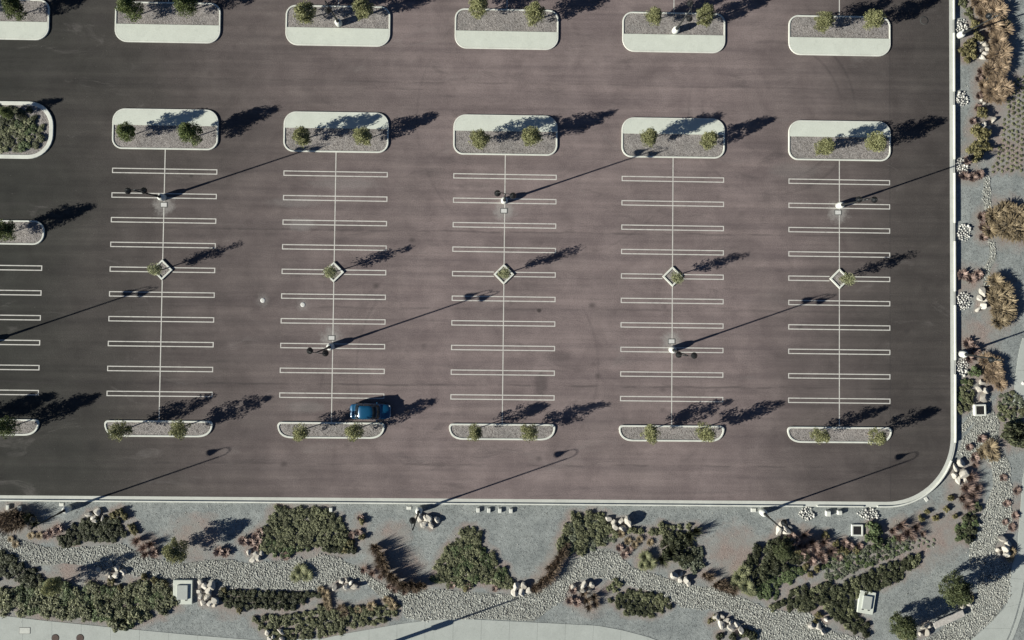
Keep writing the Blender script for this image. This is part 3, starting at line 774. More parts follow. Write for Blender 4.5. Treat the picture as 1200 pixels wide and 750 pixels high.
many('tan', [(1154,420,10),(1162,428,10),(1168,438,11),(1160,442,10),(1170,450,10),(1168,424,8)], 'brown grass in the drift by the second garden-side lamp', 'brown drift by the lamp', .9)
many('gold', [(1160,524,11),(1152,530,9),(1164,534,9)], 'rusty grass standing alone among pale cobbles', 'rusty grass among the cobbles', .8)
many('yellow', [(1143,30,7),(1136,52,8),(1130,60,7),(1140,62,8),(1147,44,7),(1134,68,6)], 'yellow green shrub by the garden-side lamp base', 'yellow shrubs by the lamp', 1.1)
many('yellow', [(1151,132,8),(1144,152,9),(1154,158,9),(1148,170,9),(1138,176,7),(1156,172,7),(1146,184,7),(1170,18,8),(1176,26,7)], 'yellow green shrub near the dotted gravel grid', 'yellow shrubs by the dotted grid', 1.1)
many('green', [(1142,436,8),(1022,618,8),(1030,622,7),(1021,630,8),(1029,636,7),(1025,626,8)], 'solid bright green shrub beside an iron grate', 'green shrubs by the grates', 1.2)
many('dark', [(1182,504,11),(1194,502,11),(1188,514,11),(1200,512,10),(1198,520,8)], 'black green shrub in the big clump beside the side stream', 'big dark clump', 1.6)
many('pink', [(1130,206,7),(1140,208,6),(1148,204,6),(1150,254,6),(1152,266,6),(1152,278,6),(1128,322,7),(1138,326,7),(1146,322,6),(1134,402,7),(1142,410,7),(1136,420,6)], 'low pinkish plant behind the side kerb', 'pinkish plants by the side kerb', .9)
many('flaxpink', [(1138,560,8),(1132,572,9),(1140,580,8),(1128,584,8),(1134,592,8),(1146,572,6),(1143,545,5)], 'reddish brown flax in the drift below the corner boulders', 'flax drift at the corner', .9)
many('pink', [(1142,536,6),(1150,514,6),(1136,524,5)], 'low rosy plant among side stream cobbles', 'rosy plants in the side stream', .8)
many('flax', [(438,642,6),(445,650,6.5),(449,660,6.5),(452,669,6),(459,678,6),(467,684,6),(476,687,6),(486,688,6),(497,687,5)], 'dark red flax in the tall curved drift', 'tall curved flax drift', 1.35)
many('flaxpink', [(426,668,6),(436,672,6),(444,664,6),(446,676,5),(456,688,5),(462,692,5),(474,694,5),(486,693,4)], 'pinkish flax along the cobbles under the tall drift', 'pink fringe of the flax drift', .7)
many('flax', [(661,646,6),(656,655,6.5),(651,664,6.5),(646,672,6.5),(640,680,6),(634,687,6),(627,692,5),(664,640,5)], 'brown red flax in the slanting drift below the boulder bed', 'slanting flax drift', 1.0)
many('flax', [(838,684,5),(846,687,5.5),(854,690,5.5),(862,692,5),(832,678,5),(826,674,5)], 'dark red flax in the short drift beside yellow grass', 'short flax drift', 1.1)
many('flaxdark', [(776,656,9),(786,648,8),(808,628,8),(816,622,7)], 'spiky black green flax in the ragged bed', 'spiky flax', 1.2)
many('flaxpink', [(943,628,8),(952,636,7),(944,642,7),(966,636,8),(974,646,7),(962,650,7),(938,640,6)], 'tan pink flax between the thicket and the grate', 'flax by the grate', 1.1)
many('flaxpink', [(1046,622,7),(1056,616,8),(1064,624,8),(1074,618,7),(1054,630,7),(1070,630,6),(1082,626,5)], 'red brown flax along the top of the ground cover', 'flax above the ground cover', .95)
many('yellow', [(968,628,5),(1080,608,5),(1097,608,5),(1115,584,4.5),(1110,597,4),(1088,600,4),(1120,606,4)], 'small golden shrub dotted near the rounded kerb corner', 'small golden shrubs at the corner', 1.2)
many('yellow', [(945,664,5),(958,666,5),(985,645,5),(1004,645,5),(950,674,4)], 'small rusty shrub between thicket and ground cover', 'small rusty shrubs', .9)
many('yellow', [(424,612,4.5),(424,630,4.5),(411,636,4.5),(404,645,4)], 'small golden shrub beside the large bed', 'small golden shrubs', 1.2)
many('pink', [(422,607,4),(420,624,4),(412,627,4),(335,652,5),(304,624,5),(302,634,5),(300,642,4)], 'small pinkish tuft beside the large bed', 'pinkish tufts by the large bed', .9)
many('flaxpink', [(160,634,7),(168,642,7),(176,638,7),(170,650,6),(182,650,5)], 'red flax clump beside the yellow garden tree', 'red flax by the garden tree', 1.1)
many('pink', [(60,624,6),(68,620,6),(54,628,5),(180,648,6),(256,646,6),(264,648,6),(285,634,6),(294,636,6),(300,628,5)], 'low russet grass along the cobble edge', 'russet grass along the cobbles', .9)
many('yellow', [(132,604,5),(146,606,5),(154,618,5),(157,624,4),(140,600,5)], 'bronze shrub rounding off the dark planted rows', 'bronze shrubs by the dark rows', 1.1)
many('flaxdark', [(36,606,8),(40,614,7)], 'spiky dark flax near two small white blocks', 'spiky flax by the blocks', 1.1)
many('flax', [(6,606,8),(18,604,8),(24,612,8),(10,616,8),(0,612,8),(28,604,6)], 'dark russet flax near the small white blocks', 'russet flax by the blocks', .9)
many('gold', [(36,628,5),(46,628,5),(18,638,5),(12,632,4)], 'small brown grass at cobble bed edge', 'brown grass at cobble edge', .7)
many('yellow', [(168,676,5),(180,680,4.5),(193,684,4.5),(130,682,5),(140,690,5),(262,692,4),(280,716,4.5)], 'small golden shrub fringing the hedge by the hatch', 'golden shrubs fringing the hedge', 1.0)
many('gold', [(378,692,6),(382,702,6),(386,710,5),(418,716,6),(452,702,6),(460,710,6)], 'rusty grass between the two lower beds', 'rusty grass in the lower beds', .9)
many('flax', [(398,712,5),(404,718,5),(400,722,4)], 'dark red plant beside the lower bed', 'dark red plants in the lower bed', .9)
many('flax', [(688,704,7),(696,700,7),(684,696,6),(698,708,6),(690,712,6)], 'red brown clump beside two pale boulders', 'red clump by the boulders', .85)
many('tuft_dark', [(724,684,5),(722,679,4),(718,687,4.5),(714,691,4),(722,692,4)], 'tiny dark shrub above the oval bed', 'tiny shrubs above the oval bed', .8)
many('pink', [(672,692,5),(668,704,5),(676,706,5),(732,650,5),(738,644,5),(726,642,5),(548,688,4),(530,686,4),(580,690,4)], 'faint pinkish tuft at the cobble bed edge', 'pinkish tufts at the cobbles', .8)
many('yellow', [(546,691,4)], 'single golden shrub under the triangular bed', None, 1.0)
many('pink', [(1150,84,6),(1147,92,5),(1153,108,6),(1148,112,5),(1146,126,5),(1140,142,5),(1134,188,5)], 'low pinkish plant fringing the long tan drift', 'pinkish fringe of the tan drift', .8)
many('pink', [(928,628,5),(934,634,5),(930,642,5),(956,644,6),(966,656,5),(940,652,5),(952,658,5),(990,636,5),(996,640,5),(1008,640,4),(984,654,4)], 'low dusty pink plant between the thicket and grate', 'dusty plants by the thicket', .9)
many('yellow', [(980,638,5),(992,646,4.5),(936,646,4.5),(928,634,4.5)], 'small bronze shrub among the dusty pink plants', 'bronze shrubs by the thicket', .9)
many('pink', [(1176,560,5),(1180,590,5),(1190,604,5),(1186,618,5),(1192,575,5),(1178,612,4)], 'faint rosy tuft between side stream and walk', 'rosy tufts by the walk', .6)
many('gold', [(736,634,5),(744,638,5),(728,626,5),(750,632,5),(762,636,5)], 'small brown grass inside the ragged bed', 'brown grass in the ragged bed', .8)
many('straw', [(756,652,9),(762,660,8),(754,662,7)], 'straw green grass beside the spiky dark flax', 'straw grass by the spiky flax', 1.0)
many('straw', [(866,676,10),(874,686,10),(862,684,8),(880,692,8),(872,668,8)], 'yellow straw grass beside the corner thicket', 'straw grass by the thicket', 1.2)
many('straw', [(352,668,9),(360,674,8),(346,676,7)], 'pale wispy green grass in the cobble bed', 'pale wispy grass', .7)
many('yellow', [(838,724,4),(833,728,4),(960,722,5),(956,728,4),(1140,702,4)], 'small olive shrub leaning on boulders', 'olive shrubs by boulders', 1.0)
many('dark', [(872,742,7),(882,746,7),(860,748,6),(844,746,5)], 'dark shrub beside the row of boulders near the pavement', 'dark shrubs by the boulder row', 1.0)
many('gold', [(1186,646,6),(1184,654,6)], 'brown grass beside the walk and boulders', 'brown grass by the walk', .9)

# ------------------------------------------------------------------ trees
def tree_mesh(seed, leafmat, h=4.0, z0=1.15, rad=1.05, clumps=46, per=36, size=.13, lean=.06):
    random.seed(seed); t = MB(); c = MB()
    top = Vector((random.uniform(-lean,lean)*h, random.uniform(-lean,lean)*h, h*.9))
    trunk = [Vector((0,0,-.1)), Vector((0,0,0)), top*.3+Vector((random.uniform(-.05,.05),random.uniform(-.05,.05),0)), top*.6, top*.82, top]
    t.tube(trunk, [.075,.065,.05,.035,.02,.008], 7)
    nodes = []
    for i in range(11):
        u = random.uniform(.28,.8); b = top*u; a = i*2.4+random.uniform(-.4,.4); L = rad*random.uniform(.5,.85)*(1.15-abs(u-.5))
        e_ = b + Vector((math.cos(a)*L*.85, math.sin(a)*L*.85, L*random.uniform(.35,.8)))
        m_ = b.lerp(e_, .5) + Vector((0,0,-.06*L))
        t.tube([b, m_, e_], [.026,.017,.006], 5); nodes += [m_, e_, b.lerp(e_, .75)]
    for i in range(clumps):
        if random.random() < .3: cc = random.choice(nodes) + rvec()*.25
        else:
            u = random.random(); z = z0 + (h-z0)*u
            prof = rad*(math.sin(min(1,(u*.90+.09))**.66*math.pi))**.8
            a = random.uniform(0,6.28); r_ = prof*math.sqrt(random.uniform(.15,1.0)); cc = Vector((math.cos(a)*r_, math.sin(a)*r_, z)) + Vector((top.x, top.y, 0))*u
        rr = random.uniform(.22,.46)
        for k in range(int(per*random.uniform(.6,1.3))):
            d = rvec(); p = cc + Vector((d.x*rr, d.y*rr, d.z*rr*.85))
            leafquad(c, p, rvec() + Vector((0,0,.4)), size, 2.4)
    return t.mesh('trunk', M['bark']), c.mesh('crown', leafmat)
TR = {'green':[tree_mesh(500+i, M['l_tree_a'], 4.15, .95, 1.10, 100, 52, .082) for i in range(4)],
      'olive':[tree_mesh(520+i, M['l_tree_b'], 4.15, 1.0, 1.02, 92, 50, .080) for i in range(5)],
      'slim':[tree_mesh(540+i, M['l_tree_c'], 3.9, 1.2, .54, 46, 30, .075) for i in range(5)],
      'garden':[tree_mesh(560+i, M['l_tree_b'], 3.6, .8, 1.3, 100, 50, .085) for i in range(2)],
      'sparse':[tree_mesh(590+i, M['l_tree_b'], 4.1, 1.1, .95, 62, 40, .082) for i in range(5)],
      'dark':[tree_mesh(570+i, M['l_tree_d'], 4.0, .6, 1.45, 150, 56, .085) for i in range(2)]}
tn = [0]
def tree(kind, qx, qy, label, z=.085, sc=1.0, group='young trees in the parking islands', i=None, cz=2.35):
    tn[0] += 1
    me = TR[kind][(tn[0] if i is None else i) % len(TR[kind])]
    p = px(qx, qy, z+cz*sc)
    t = thing('young_tree', label, 'tree', (p.x, p.y, z), rng.uniform(0,6.28), group)
    s = sc*rng.uniform(.86,1.06); t.scale = (s*rng.uniform(.94,1.06), s*rng.uniform(.94,1.06), s)
    mobj('trunk', me[0], t); mobj('crown', me[1], t)
    return t
K = lambda c: 'green' if c <= 0 else 'olive'
rowA = {-1:[(14,8),(-52,6)],0:[(151,10),(215,4)],1:[(358,13),(424,10)],2:[(560,8),(627,17)],3:[(769,17),(827,18)],4:[(967,25),(1026,22)]}
rowB = {0:[(146,154),(222,156)],1:[(353,158),(425,160)],2:[(562,162),(624,159)],3:[(763,160),(831,164)],4:[(967,172),(1028,166)]}
rowC = {-1:[(-55,500),(6,502)],0:[(140,506),(209,503)],1:[(350,508),(415,507)],2:[(555,508),(621,506)],3:[(763,509),(826,507)],4:[(962,511),(1027,513)]}
for c, l in rowA.items():
    for (q, pos) in zip(sorted(l), ('outer','inner')):
        tree(K(c), q[0], q[1], f'{pos} young tree of half-paved island across the lane, {ORD[c]} column from riprap kerb'.replace('outer','farther').replace('inner','nearer'), sc=1.04)
for c, l in rowB.items():
    for (q, pos) in zip(sorted(l), ('farther','nearer')):
        tree(K(c), q[0], q[1], f'{pos} young tree in island heading diamond-planter stalls, {ORD[c]} column from riprap kerb', sc=.98)
for c, l in rowC.items():
    for (q, pos) in zip(sorted(l), ('farther','nearer')):
        tree('green' if c < 0 else 'sparse', q[0], q[1], f'{pos} young tree of the slim garden-aisle island, {ORD[c]} column from riprap kerb')
tree('green', 2, 270, 'young green tree in the rounded gravel island end', sc=1.02)
tree('green', 6, 132, 'yellowish green tree shading the large planted island', sc=.58)
for c, q in enumerate([(181,318),(387,319),(593,321),(789.5,323),(994,326)]):
    X = c*S_COL; Y = gy(X, -4*PITCH)
    tn[0] += 1; me = TR['slim'][c]
    lean = px(q[0], q[1], 2.45)
    t = thing('young_tree', f'slim sparse sapling in the diamond planter, {ORD[c]} column from riprap kerb', 'tree', (X, Y, .07), c*1.3, 'saplings in the diamond planters')
    mobj('trunk', me[0], t); mobj('crown', me[1], t)
gt = 'trees in the garden strip'
tree('garden', 205, 647, 'yellow green garden tree on gravel near the straight kerb', GZ, .95, gt)
tree('olive', 60, 690, 'thin olive tree rising from the long hedge', GZ, 1.0, gt)
tree('dark', 1122, 691, 'dark green garden tree with dense crown above the bench', GZ, 1.0, gt, 0)
tree('dark', 1062, 737, 'dark green garden tree beside the bench end', GZ, 1.0, gt, 1)
tree('dark', 918, 648, 'dark leafy tree in the corner thicket', GZ, .72, gt, 0)
tree('slim', 1058, 745, 'slim sparse sapling at the frame of the hatch hedge', GZ, .8, gt, 1)

# ------------------------------------------------------------------ stones
def rock_mesh(seed, mat, sub=2, jag=.35):
    random.seed(seed); bm = bmesh.new(); bmesh.ops.create_icosphere(bm, subdivisions=sub, radius=1.0)
    for k in range(12):
        nrm = rvec().normalized(); d = random.uniform(.46,.70)
        for v in bm.verts:
            e_ = v.co.dot(nrm) - d
            if e_ > 0: v.co -= nrm*e_
    for v in bm.verts: v.co *= 1 + .05*noise.noise(v.co*2.2 + Vector((seed,0,0)))
    m_ = bpy.data.meshes.new('boulder'); bm.to_mesh(m_); bm.free(); m_.materials.append(mat)
    return m_
RK = [rock_mesh(600+i, M['boulder']) for i in range(7)]
CLUSTERS = [
 ('by the lamp post beside dark planted rows', [(105,602,4),(110,606,3.4),(115,600,4.6),(112,609,3.6),(121,607,3)]),
 ('at the hedge under the thin tree', [(117,666,3.8),(127,671,3.4),(138,666,4),(145,669,4.2),(137,673,4.8),(130,676,3)]),
 ('stacked beside the concrete hatch near the hedge', [(236,681,4),(241,687,4.4),(249,686,5.2),(236,699,3.6),(244,698,4.6),(253,702,4.6),(239,706,3.8),(247,706,3.6),(252,708,3.4),(234,692,3.4),(246,691,3.8)]),
 ('at the left foot of the large kerbside bed', [(292,647,3.6),(297,655,4.2),(303,653,4.2),(307,648,3.4),(300,648,3.6)]),
 ('in the cobble bed above the rows', [(393,687,4.6),(401,681,3.2),(407,680,3.6),(406,687,4.8),(416,686,4.4),(411,682,3)]),
 ('below the straight-kerb lamp post', [(492,607,5),(497,614,5.2),(503,606,4.6),(505,615,4.4),(512,608,4.2),(499,608,3.6)]),
 ('at the tip of the triangular bed', [(605,687,4.4),(613,686,4.6),(603,694,4.4),(611,694,4.6),(620,691,4)]),
 ('angular and white at top of the ragged bed', [(713,608,4),(720,611,3.8),(735,610,6),(720,617,4.2),(729,618,4.6),(727,611,3.6)]),
 ('behind the red brown clump', [(684,685,4.6),(690,691,3.2),(693,685,4),(683,691,3.4),(671,687,3)]),
 ('under the spiky dark flax', [(790,674,4.6),(796,679,3.6),(803,679,4),(807,683,3.6),(798,673,3)]),
 ('in a row near the curved pavement', [(838,722,4.6),(846,722,3.2),(845,731,5),(852,726,3.6),(857,734,4.8),(862,731,4.6),(868,737,4.6),(856,729,3.2),(849,727,3)]),
 ('under the lamp nearest the riprap drains', [(915,614,4),(912,621,4.8),(921,622,5),(918,616,3.6),(926,617,2.6)]),
 ('among cobbles below the diagonal hedge', [(949,732,4.6),(958,734,4.4),(964,739,4),(967,725,2.6)]),
 ('outside the rounded kerb corner', [(1125,543,5),(1118,547,4.6),(1117,556,4),(1127,555,6.2),(1122,563,4.8),(1130,562,4)]),
 ('beside the yellow shrubs by the side lamp', [(1148,58,4.6),(1153,63,4),(1156,58,4.2),(1150,68,4),(1148,50,3.6),(1154,53,4)]),
 ('beside the golden drift', [(1150,342,5.4),(1147,350,4.4),(1155,352,4.6),(1150,358,5),(1146,362,4)]),
 ('beside the side-kerb grate', [(1149,448,3.8),(1147,456,4.6),(1154,458,3.4),(1151,466,6)]),
 ('beside the walk and side stream', [(1173,630,5),(1176,641,4.8),(1180,637,3.6),(1169,644,3),(1170,649,3),(1177,648,4.4)]),
 ('at the edge of the lower bed', [(314,740,3.6),(320,745,3.6),(330,739,3.6),(331,748,3.6),(316,748,3.4)]),
 ('at the lower end of the bench', [(1082,734,4.2),(1086,740,3.8),(1078,743,3.6),(1088,733,3)]),
 ('at the upper end of the bench', [(1126,706,3.6),(1128,711,3.4),(1134,707,3.2)]),
 ('by the yellow shrubs and dotted grid', [(1151,147,4.4),(1157,150,3.4),(1163,141,3.2),(1149,117,3),(1153,121,3)]),
]
for desc, lst in CLUSTERS:
    for (qx, qy, rp) in lst:
        p = G(qx, qy); s = rp*PXM*1.24; hz = s*rng.uniform(.6,.95)
        o = mobj('boulder', rng.choice(RK), None, (p.x, p.y, GZ + hz*.52), rng.uniform(0,6.28), (s*rng.uniform(.95,1.25), s*rng.uniform(.8,1.0), hz))
        o.rotation_euler = (rng.uniform(-.2,.2), rng.uniform(-.2,.2), rng.uniform(0,6.28))
        tag(o, f'pale boulder {desc}', 'boulder', f'boulders {desc}'); mulch(p, .7)
def pebbles(name, pts, mat, r0, r1, zb, parent=None, flat=.55):
    bm = bmesh.new(); bmesh.ops.create_icosphere(bm, subdivisions=1, radius=1.0)
    base = [v.co.copy() for v in bm.verts]; fs0 = [tuple(v.index for v in f.verts) for f in bm.faces]; bm.free()
    vs = []; fs = []; L = random.Random(5)
    vars_ = []
    for k in range(14):
        vars_.append([Vector((b.x, b.y, b.z)) * (1+L.uniform(-.22,.22)) for b in base])
    low = len(base)
    for (x, y) in pts:
        b = L.choice(vars_); r = L.uniform(r0, r1); a = L.uniform(0,6.28); sx = L.uniform(.75,1.3); ca, sa = math.cos(a), math.sin(a); n0 = len(vs)
        vs += [(x + (v.x*sx*ca - v.y*sa)*r, y + (v.x*sx*sa + v.y*ca)*r, zb + (v.z*flat+flat*.55)*r) for v in b]
        fs += [tuple(i+n0 for i in f) for f in fs0]
    m_ = bpy.data.meshes.new(name); m_.from_pydata(vs, [], fs); m_.materials.append(mat)
    m_.polygons.foreach_set('use_smooth', [True]*len(fs)); m_.update()
    o = mobj(name, m_, parent); o['kind'] = 'stuff'
    return o
# cobble beds (dry stream)
BEDS = [
 ('the long dry stream', [(-10,620),(30,634),(52,641),(100,641),(140,637),(165,648),(186,656),(215,660),(255,655),(290,660),(330,657),(360,655),(385,650),(420,664),(440,680),(462,692),(500,690),(560,694),(600,697),(632,694),(652,676),(668,660),(690,646),(708,642),(726,650),(740,664),(770,674),(800,684),(840,690),(866,698),(896,712),(918,716),(944,716),(960,726),(976,740),(1000,746),(1024,752),(880,754),(872,738),(852,714),(800,712),(786,704),(770,694),(742,688),(712,678),(690,676),(668,684),(662,700),(642,716),(626,728),(560,725),(520,726),(496,728),(474,724),(470,704),(446,700),(430,684),(404,676),(372,692),(300,690),(262,688),(236,680),(196,678),(160,674),(120,665),(74,660),(44,664),(20,656),(-10,646)]),
 ('the side stream', [(1128,516),(1142,496),(1150,482),(1162,478),(1172,496),(1168,520),(1182,540),(1186,580),(1186,612),(1176,628),(1166,640),(1168,652),(1184,664),(1184,700),(1166,724),(1150,738),(1136,752),(1076,752),(1096,742),(1140,716),(1146,690),(1150,668),(1136,660),(1136,636),(1148,616),(1156,590),(1164,570),(1162,545),(1150,536),(1136,538),(1122,534)]),
 ('the narrow stream above the wide golden drift', [(1153,206),(1160,206),(1162,244),(1154,246),(1152,226)]),
 ('the narrow stream between the golden drifts', [(1158,282),(1166,284),(1168,302),(1160,318),(1160,336),(1152,340),(1152,316),(1160,300)]),
 ('the stream end by the side-kerb grate', [(1153,456),(1160,452),(1162,480),(1150,490),(1134,500),(1128,510),(1126,498),(1140,486),(1156,482)]),
]
allbeds = []
for desc, poly in BEDS:
    wp = [G(*q) for q in poly]; W = [(p.x, p.y) for p in wp]; allbeds.append(W)
    MB().prism(W, GZ-.05, GZ+.012).build('cobble_bed', M['bed'])['kind'] = 'structure'
    x0, x1 = min(p[0] for p in W), max(p[0] for p in W); y0, y1 = min(p[1] for p in W), max(p[1] for p in W)
    pts = []; st = .132; L = random.Random(3)
    ny = int((y1-y0)/st)+2; nx = int((x1-x0)/st)+2
    for j in range(ny):
        for i in range(nx):
            x = x0 + (i+L.uniform(-.8,.8))*st; y = y0 + (j+L.uniform(-.8,.8))*st
            ex = 1.6*noise.noise(Vector((x*.7, y*.7, 3)))*.25
            if pip(x+ex, y-ex, W) and L.random() > .10: pts.append((x, y))
    pebbles('cobbles', pts, M['cobble'], .032, .095, GZ)
# riprap fans at the kerb cuts
def riprap(qx, qy, rx, ry, label):
    c = G(qx, qy); pts = []; L = random.Random(int(qx*7+qy)); k = 0
    while len(pts) < int(rx*ry*.40) and k < 6000:
        k += 1; a = L.uniform(0,6.28); r = math.sqrt(L.random())*(.85+.3*noise.noise(Vector((math.cos(a)*1.5,math.sin(a)*1.5,qy))))
        x = c.x + math.cos(a)*r*rx*PXM; y = c.y + math.sin(a)*r*ry*PXM
        if all((x-q[0])**2+(y-q[1])**2 > .215**2 for q in pts): pts.append((x, y))
    o = pebbles('riprap', pts, M['riprap'], .05, .165, GZ, None, 1.0)
    o['label'] = label; o['category'] = 'stones'; MULCH.append((c.x, c.y, .3))
for i, (qx, qy, rx, ry) in enumerate([(1127,31,8,10),(1127,116,8,11),(1127,195,8,12),(1129.5,272,9,12.5),(1129.5,352,9,12.5),(1128,430,8.5,11.5),(945,602,10,9),(1018,602,13,8)]):
    riprap(qx, qy, rx, ry, ['white riprap fan beside the side lamp at tan grasses','white riprap fan below the tan drift','white riprap fan crossed by a lamp shadow','white riprap fan level with the wide golden drift','white riprap fan next to three pale boulders','white riprap fan below the second side lamp','white riprap fan nearest the straight-kerb lamp','white riprap fan above the iron grate'][i])
# small debris on the garden gravel
pts = []; L = random.Random(9)
for k in range(900):
    p = G(L.uniform(0,1200), L.uniform(592,735)); pts.append((p.x,p.y))
for k in range(260):
    p = G(L.uniform(1122,1200), L.uniform(0,590)); pts.append((p.x,p.y))
pebbles('loose_pebbles', pts, M['cobble'], .025, .06, GZ)

# ------------------------------------------------------------------ garden furniture
def block(qx, qy, w_, d_, h_, label, rz=0):
    p = G(qx, qy); t = thing('utility_block', label, 'utility box', (p.x,p.y,GZ), rz, 'small white blocks behind the kerb')
    MB().box((0,0,h_/2-.05), (w_,d_,h_+.1), 0, .03).build('body', M['lid'], t)
    MB().box((0,0,h_+.012), (w_*.8,d_*.8,.02), 0, .006).build('lid', M['kerb'], t)
block(10, 594, .36, .52, .22, 'small white block near the russet flax, the one farther from the lamp')
block(23.5, 595.5, .42, .56, .22, 'small white block near the russet flax, the one nearer the lamp')
block(72.5, 591.2, .52, .36, .05, 'flat white pad touching the lamp beside dark planted rows')
block(388, 597, .36, .48, .18, 'small white block at the corner of the large bed')
block(479.5, 595.2, .55, .36, .05, 'flat white pad by the lamp with boulder cluster')
for i, x in enumerate((560.5,573,586,599)):
    block(x, 597.3+i*.3, .36, .5, .24, f'small white block above the triangular bed, {["first","second","third","fourth"][i]} from the boulder lamp')
block(883, 597.6, .6, .42, .08, 'flat white pad by the lamp near riprap drains')
block(969.5, 601, .52, .58, .42, 'tall white block between riprap drains, nearer the lamp')
block(983, 600, .48, .46, .40, 'tall white block between riprap drains, farther from lamp')
block(1085.5, 585, .38, .5, .05, 'flat white pad outside the rounded kerb corner', .6)
def inlet(qx, qy, label, w_=1.22, h_=.28, rz=0.0):
    p = G(qx, qy); t = thing('drain_inlet', label, 'drain', (p.x,p.y,GZ), rz, 'square drain inlets'); k = w_/2
    MB().ring(rrect(-k,k,-k,k,.05,.05,2), rrect(-k+.18,k-.18,-k+.18,k-.18,.03,.03,2), -.2, h_, .02).build('concrete_frame', M['kerb'], t)
    MB().prism(rrect(-k+.176,k-.176,-k+.176,k-.176,.03,.03,2), -.15, -.05).build('sump', M['trim'], t)
    m_ = MB(); e_ = k-.18
    for i in range(9): m_.box((-e_+.05+i*(2*e_-.1)/8, 0, h_-.06), (.035, 2*e_, .05))
    for s in (-.3,0,.3): m_.box((0,s,h_-.062), (2*e_,.03,.04))
    m_.build('grate', M['iron'], t)
inlet(1004, 621, 'square iron drain grate in white frame above the ground cover', 1.25, .2)
inlet(1146.5, 480, 'square iron drain grate in white frame behind the side kerb', 1.25, .45, .03)
def hatch(qx, qy, w_, d_, rz, label):
    p = G(qx, qy); t = thing('access_hatch', label, 'hatch', (p.x,p.y,GZ), rz, 'concrete access hatches')
    MB().box((0,0,.1), (w_,d_,.32), 0, .03).build('concrete_pad', M['slab'], t)
    lid = MB().box((0,.02,.34), (w_*.56,d_*.6,.16), 0, .02).build('lid', M['walk'], t)
    for s in (-.25,.25): MB().box((s*w_*.75,-d_*.33,.278), (.2,.09,.04)).build('hinge', M['iron'], t)
hatch(215, 693, 2.02, 2.55, 0.0, 'upright concrete access hatch between long hedge and boulders')
hatch(1014.5, 705, 1.75, 2.4, -.16, 'tilted concrete access hatch set in the diagonal hedge')
# bench
a, b = G(1092.5, 731.5), G(1127, 716.5); mid_ = (a+b)/2; L_ = (b-a).length; rz = math.atan2(b.y-a.y, b.x-a.x)
t = thing('garden_bench', 'long pale backless bench at the edge of the side stream', 'bench', (mid_.x, mid_.y, GZ), rz)
st_ = MB().box((0,0,.42), (L_,.72,.13), 0, .02).build('seat', M['wood'], t)
for s in (-.36,.36): MB().box((s*L_,0,.165), (.35,.55,.39), 0, .02).build('support', M['kerb'], t)
p = G(1199,449); t = thing('path_light', 'small round white light on the far walk', 'light', (p.x,p.y,GZ+.04))
MB().lathe([(.2,-.02),(.2,.05),(.12,.12),(.02,.14)], 14).build('dome', M['lens'], t); MB().lathe([(.24,-.02),(.24,.02)], 14).build('flange', M['lid'], t)

# ------------------------------------------------------------------ pavements
def panels(root, top, bottom, step, mat, z1=.03):
    """slab panels between two polylines with the same x-parameter; top, bottom = lists of world points"""
    def at(poly, u):
        d = [0]
        for p, q in zip(poly[:-1], poly[1:]): d.append(d[-1] + math.hypot(q[0]-p[0], q[1]-p[1]))
        s = u*d[-1]
        for i in range(len(d)-1):
            if s <= d[i+1] or i == len(d)-2:
                k = (s-d[i])/max(1e-6, d[i+1]-d[i]); p, q = poly[i], poly[i+1]; return (p[0]+(q[0]-p[0])*k, p[1]+(q[1]-p[1])*k)
    L = sum(math.hypot(q[0]-p[0], q[1]-p[1]) for p, q in zip(top[:-1], top[1:])); n_ = max(1, round(L/step)); j = .008/L
    for i in range(n_):
        us = [(i + k/5)/n_ for k in range(6)]; us[0] += j; us[-1] -= j
        poly = [at(bottom, u) for u in us] + [at(top, u) for u in reversed(us)]
        MB().prism(poly, GZ-.2, GZ+z1).build('paving_panel', mat, root)
def W(l): return [(G(*q).x, G(*q).y) for q in l]
pv = struct(MB().prism(W([(-60,719),(0,723.5),(50,729),(100,734),(150,739),(230,746),(300,751),(380,750),(430,740),(500,729),(540,727),(600,730),(700,734),(730,740),(760,748),(775,752),(775,815),(-60,815)]), GZ-.3, GZ+.008).build('pavement', M['joint']))
panels(pv, W([(-42,717),(0,721),(50,727),(100,732),(150,737),(230,744.5),(300,750)]), W([(-42,790),(0,790),(50,790),(100,790),(150,790),(230,790),(300,790)]), 2.95, M['walk'])
panels(pv, W([(300.2,750),(380,748),(404,742.5),(430,738),(466,731.5),(500,727),(540,725),(600,728),(660,731),(700,733),(730,738.5),(760,746.5),(790,758)]), W([(300.2,790),(400,790),(500,790),(600,790),(700,790),(790,790)]), 2.95, M['walk'])
pv2 = struct(MB().prism(W([(1204,548),(1200,556),(1194,642),(1188,664),(1182,712),(1166,728),(1152,742),(1138,756),(1138,790),(1156,790),(1181,742),(1194,700),(1199,676)]), GZ-.3, GZ+.008).build('pavement', M['joint']))
panels(pv2, W([(1203,540),(1198.5,560),(1192.5,640),(1186,662),(1180,710),(1165,725),(1150,740),(1130,756),(1100,780)]), W([(1215,560),(1212,600),(1207,640),(1201,676),(1196,700),(1190,722),(1183,742),(1172,766),(1158,790)]), 3.4, M['walk'])
panels(pv2, W([(1198,396),(1194,412),(1191,432),(1187,472)]), W([(1222,396),(1220,412),(1218,432),(1216,474)]), 3.4, M['walk'])
st = struct(MB().prism(W([(1222,560),(1219,600),(1214,640),(1208,676),(1203,700),(1197,722),(1190,742),(1179,766),(1164,792),(1500,792),(1500,560)]), GZ-.3, GZ-.12).build('street', M['street']))
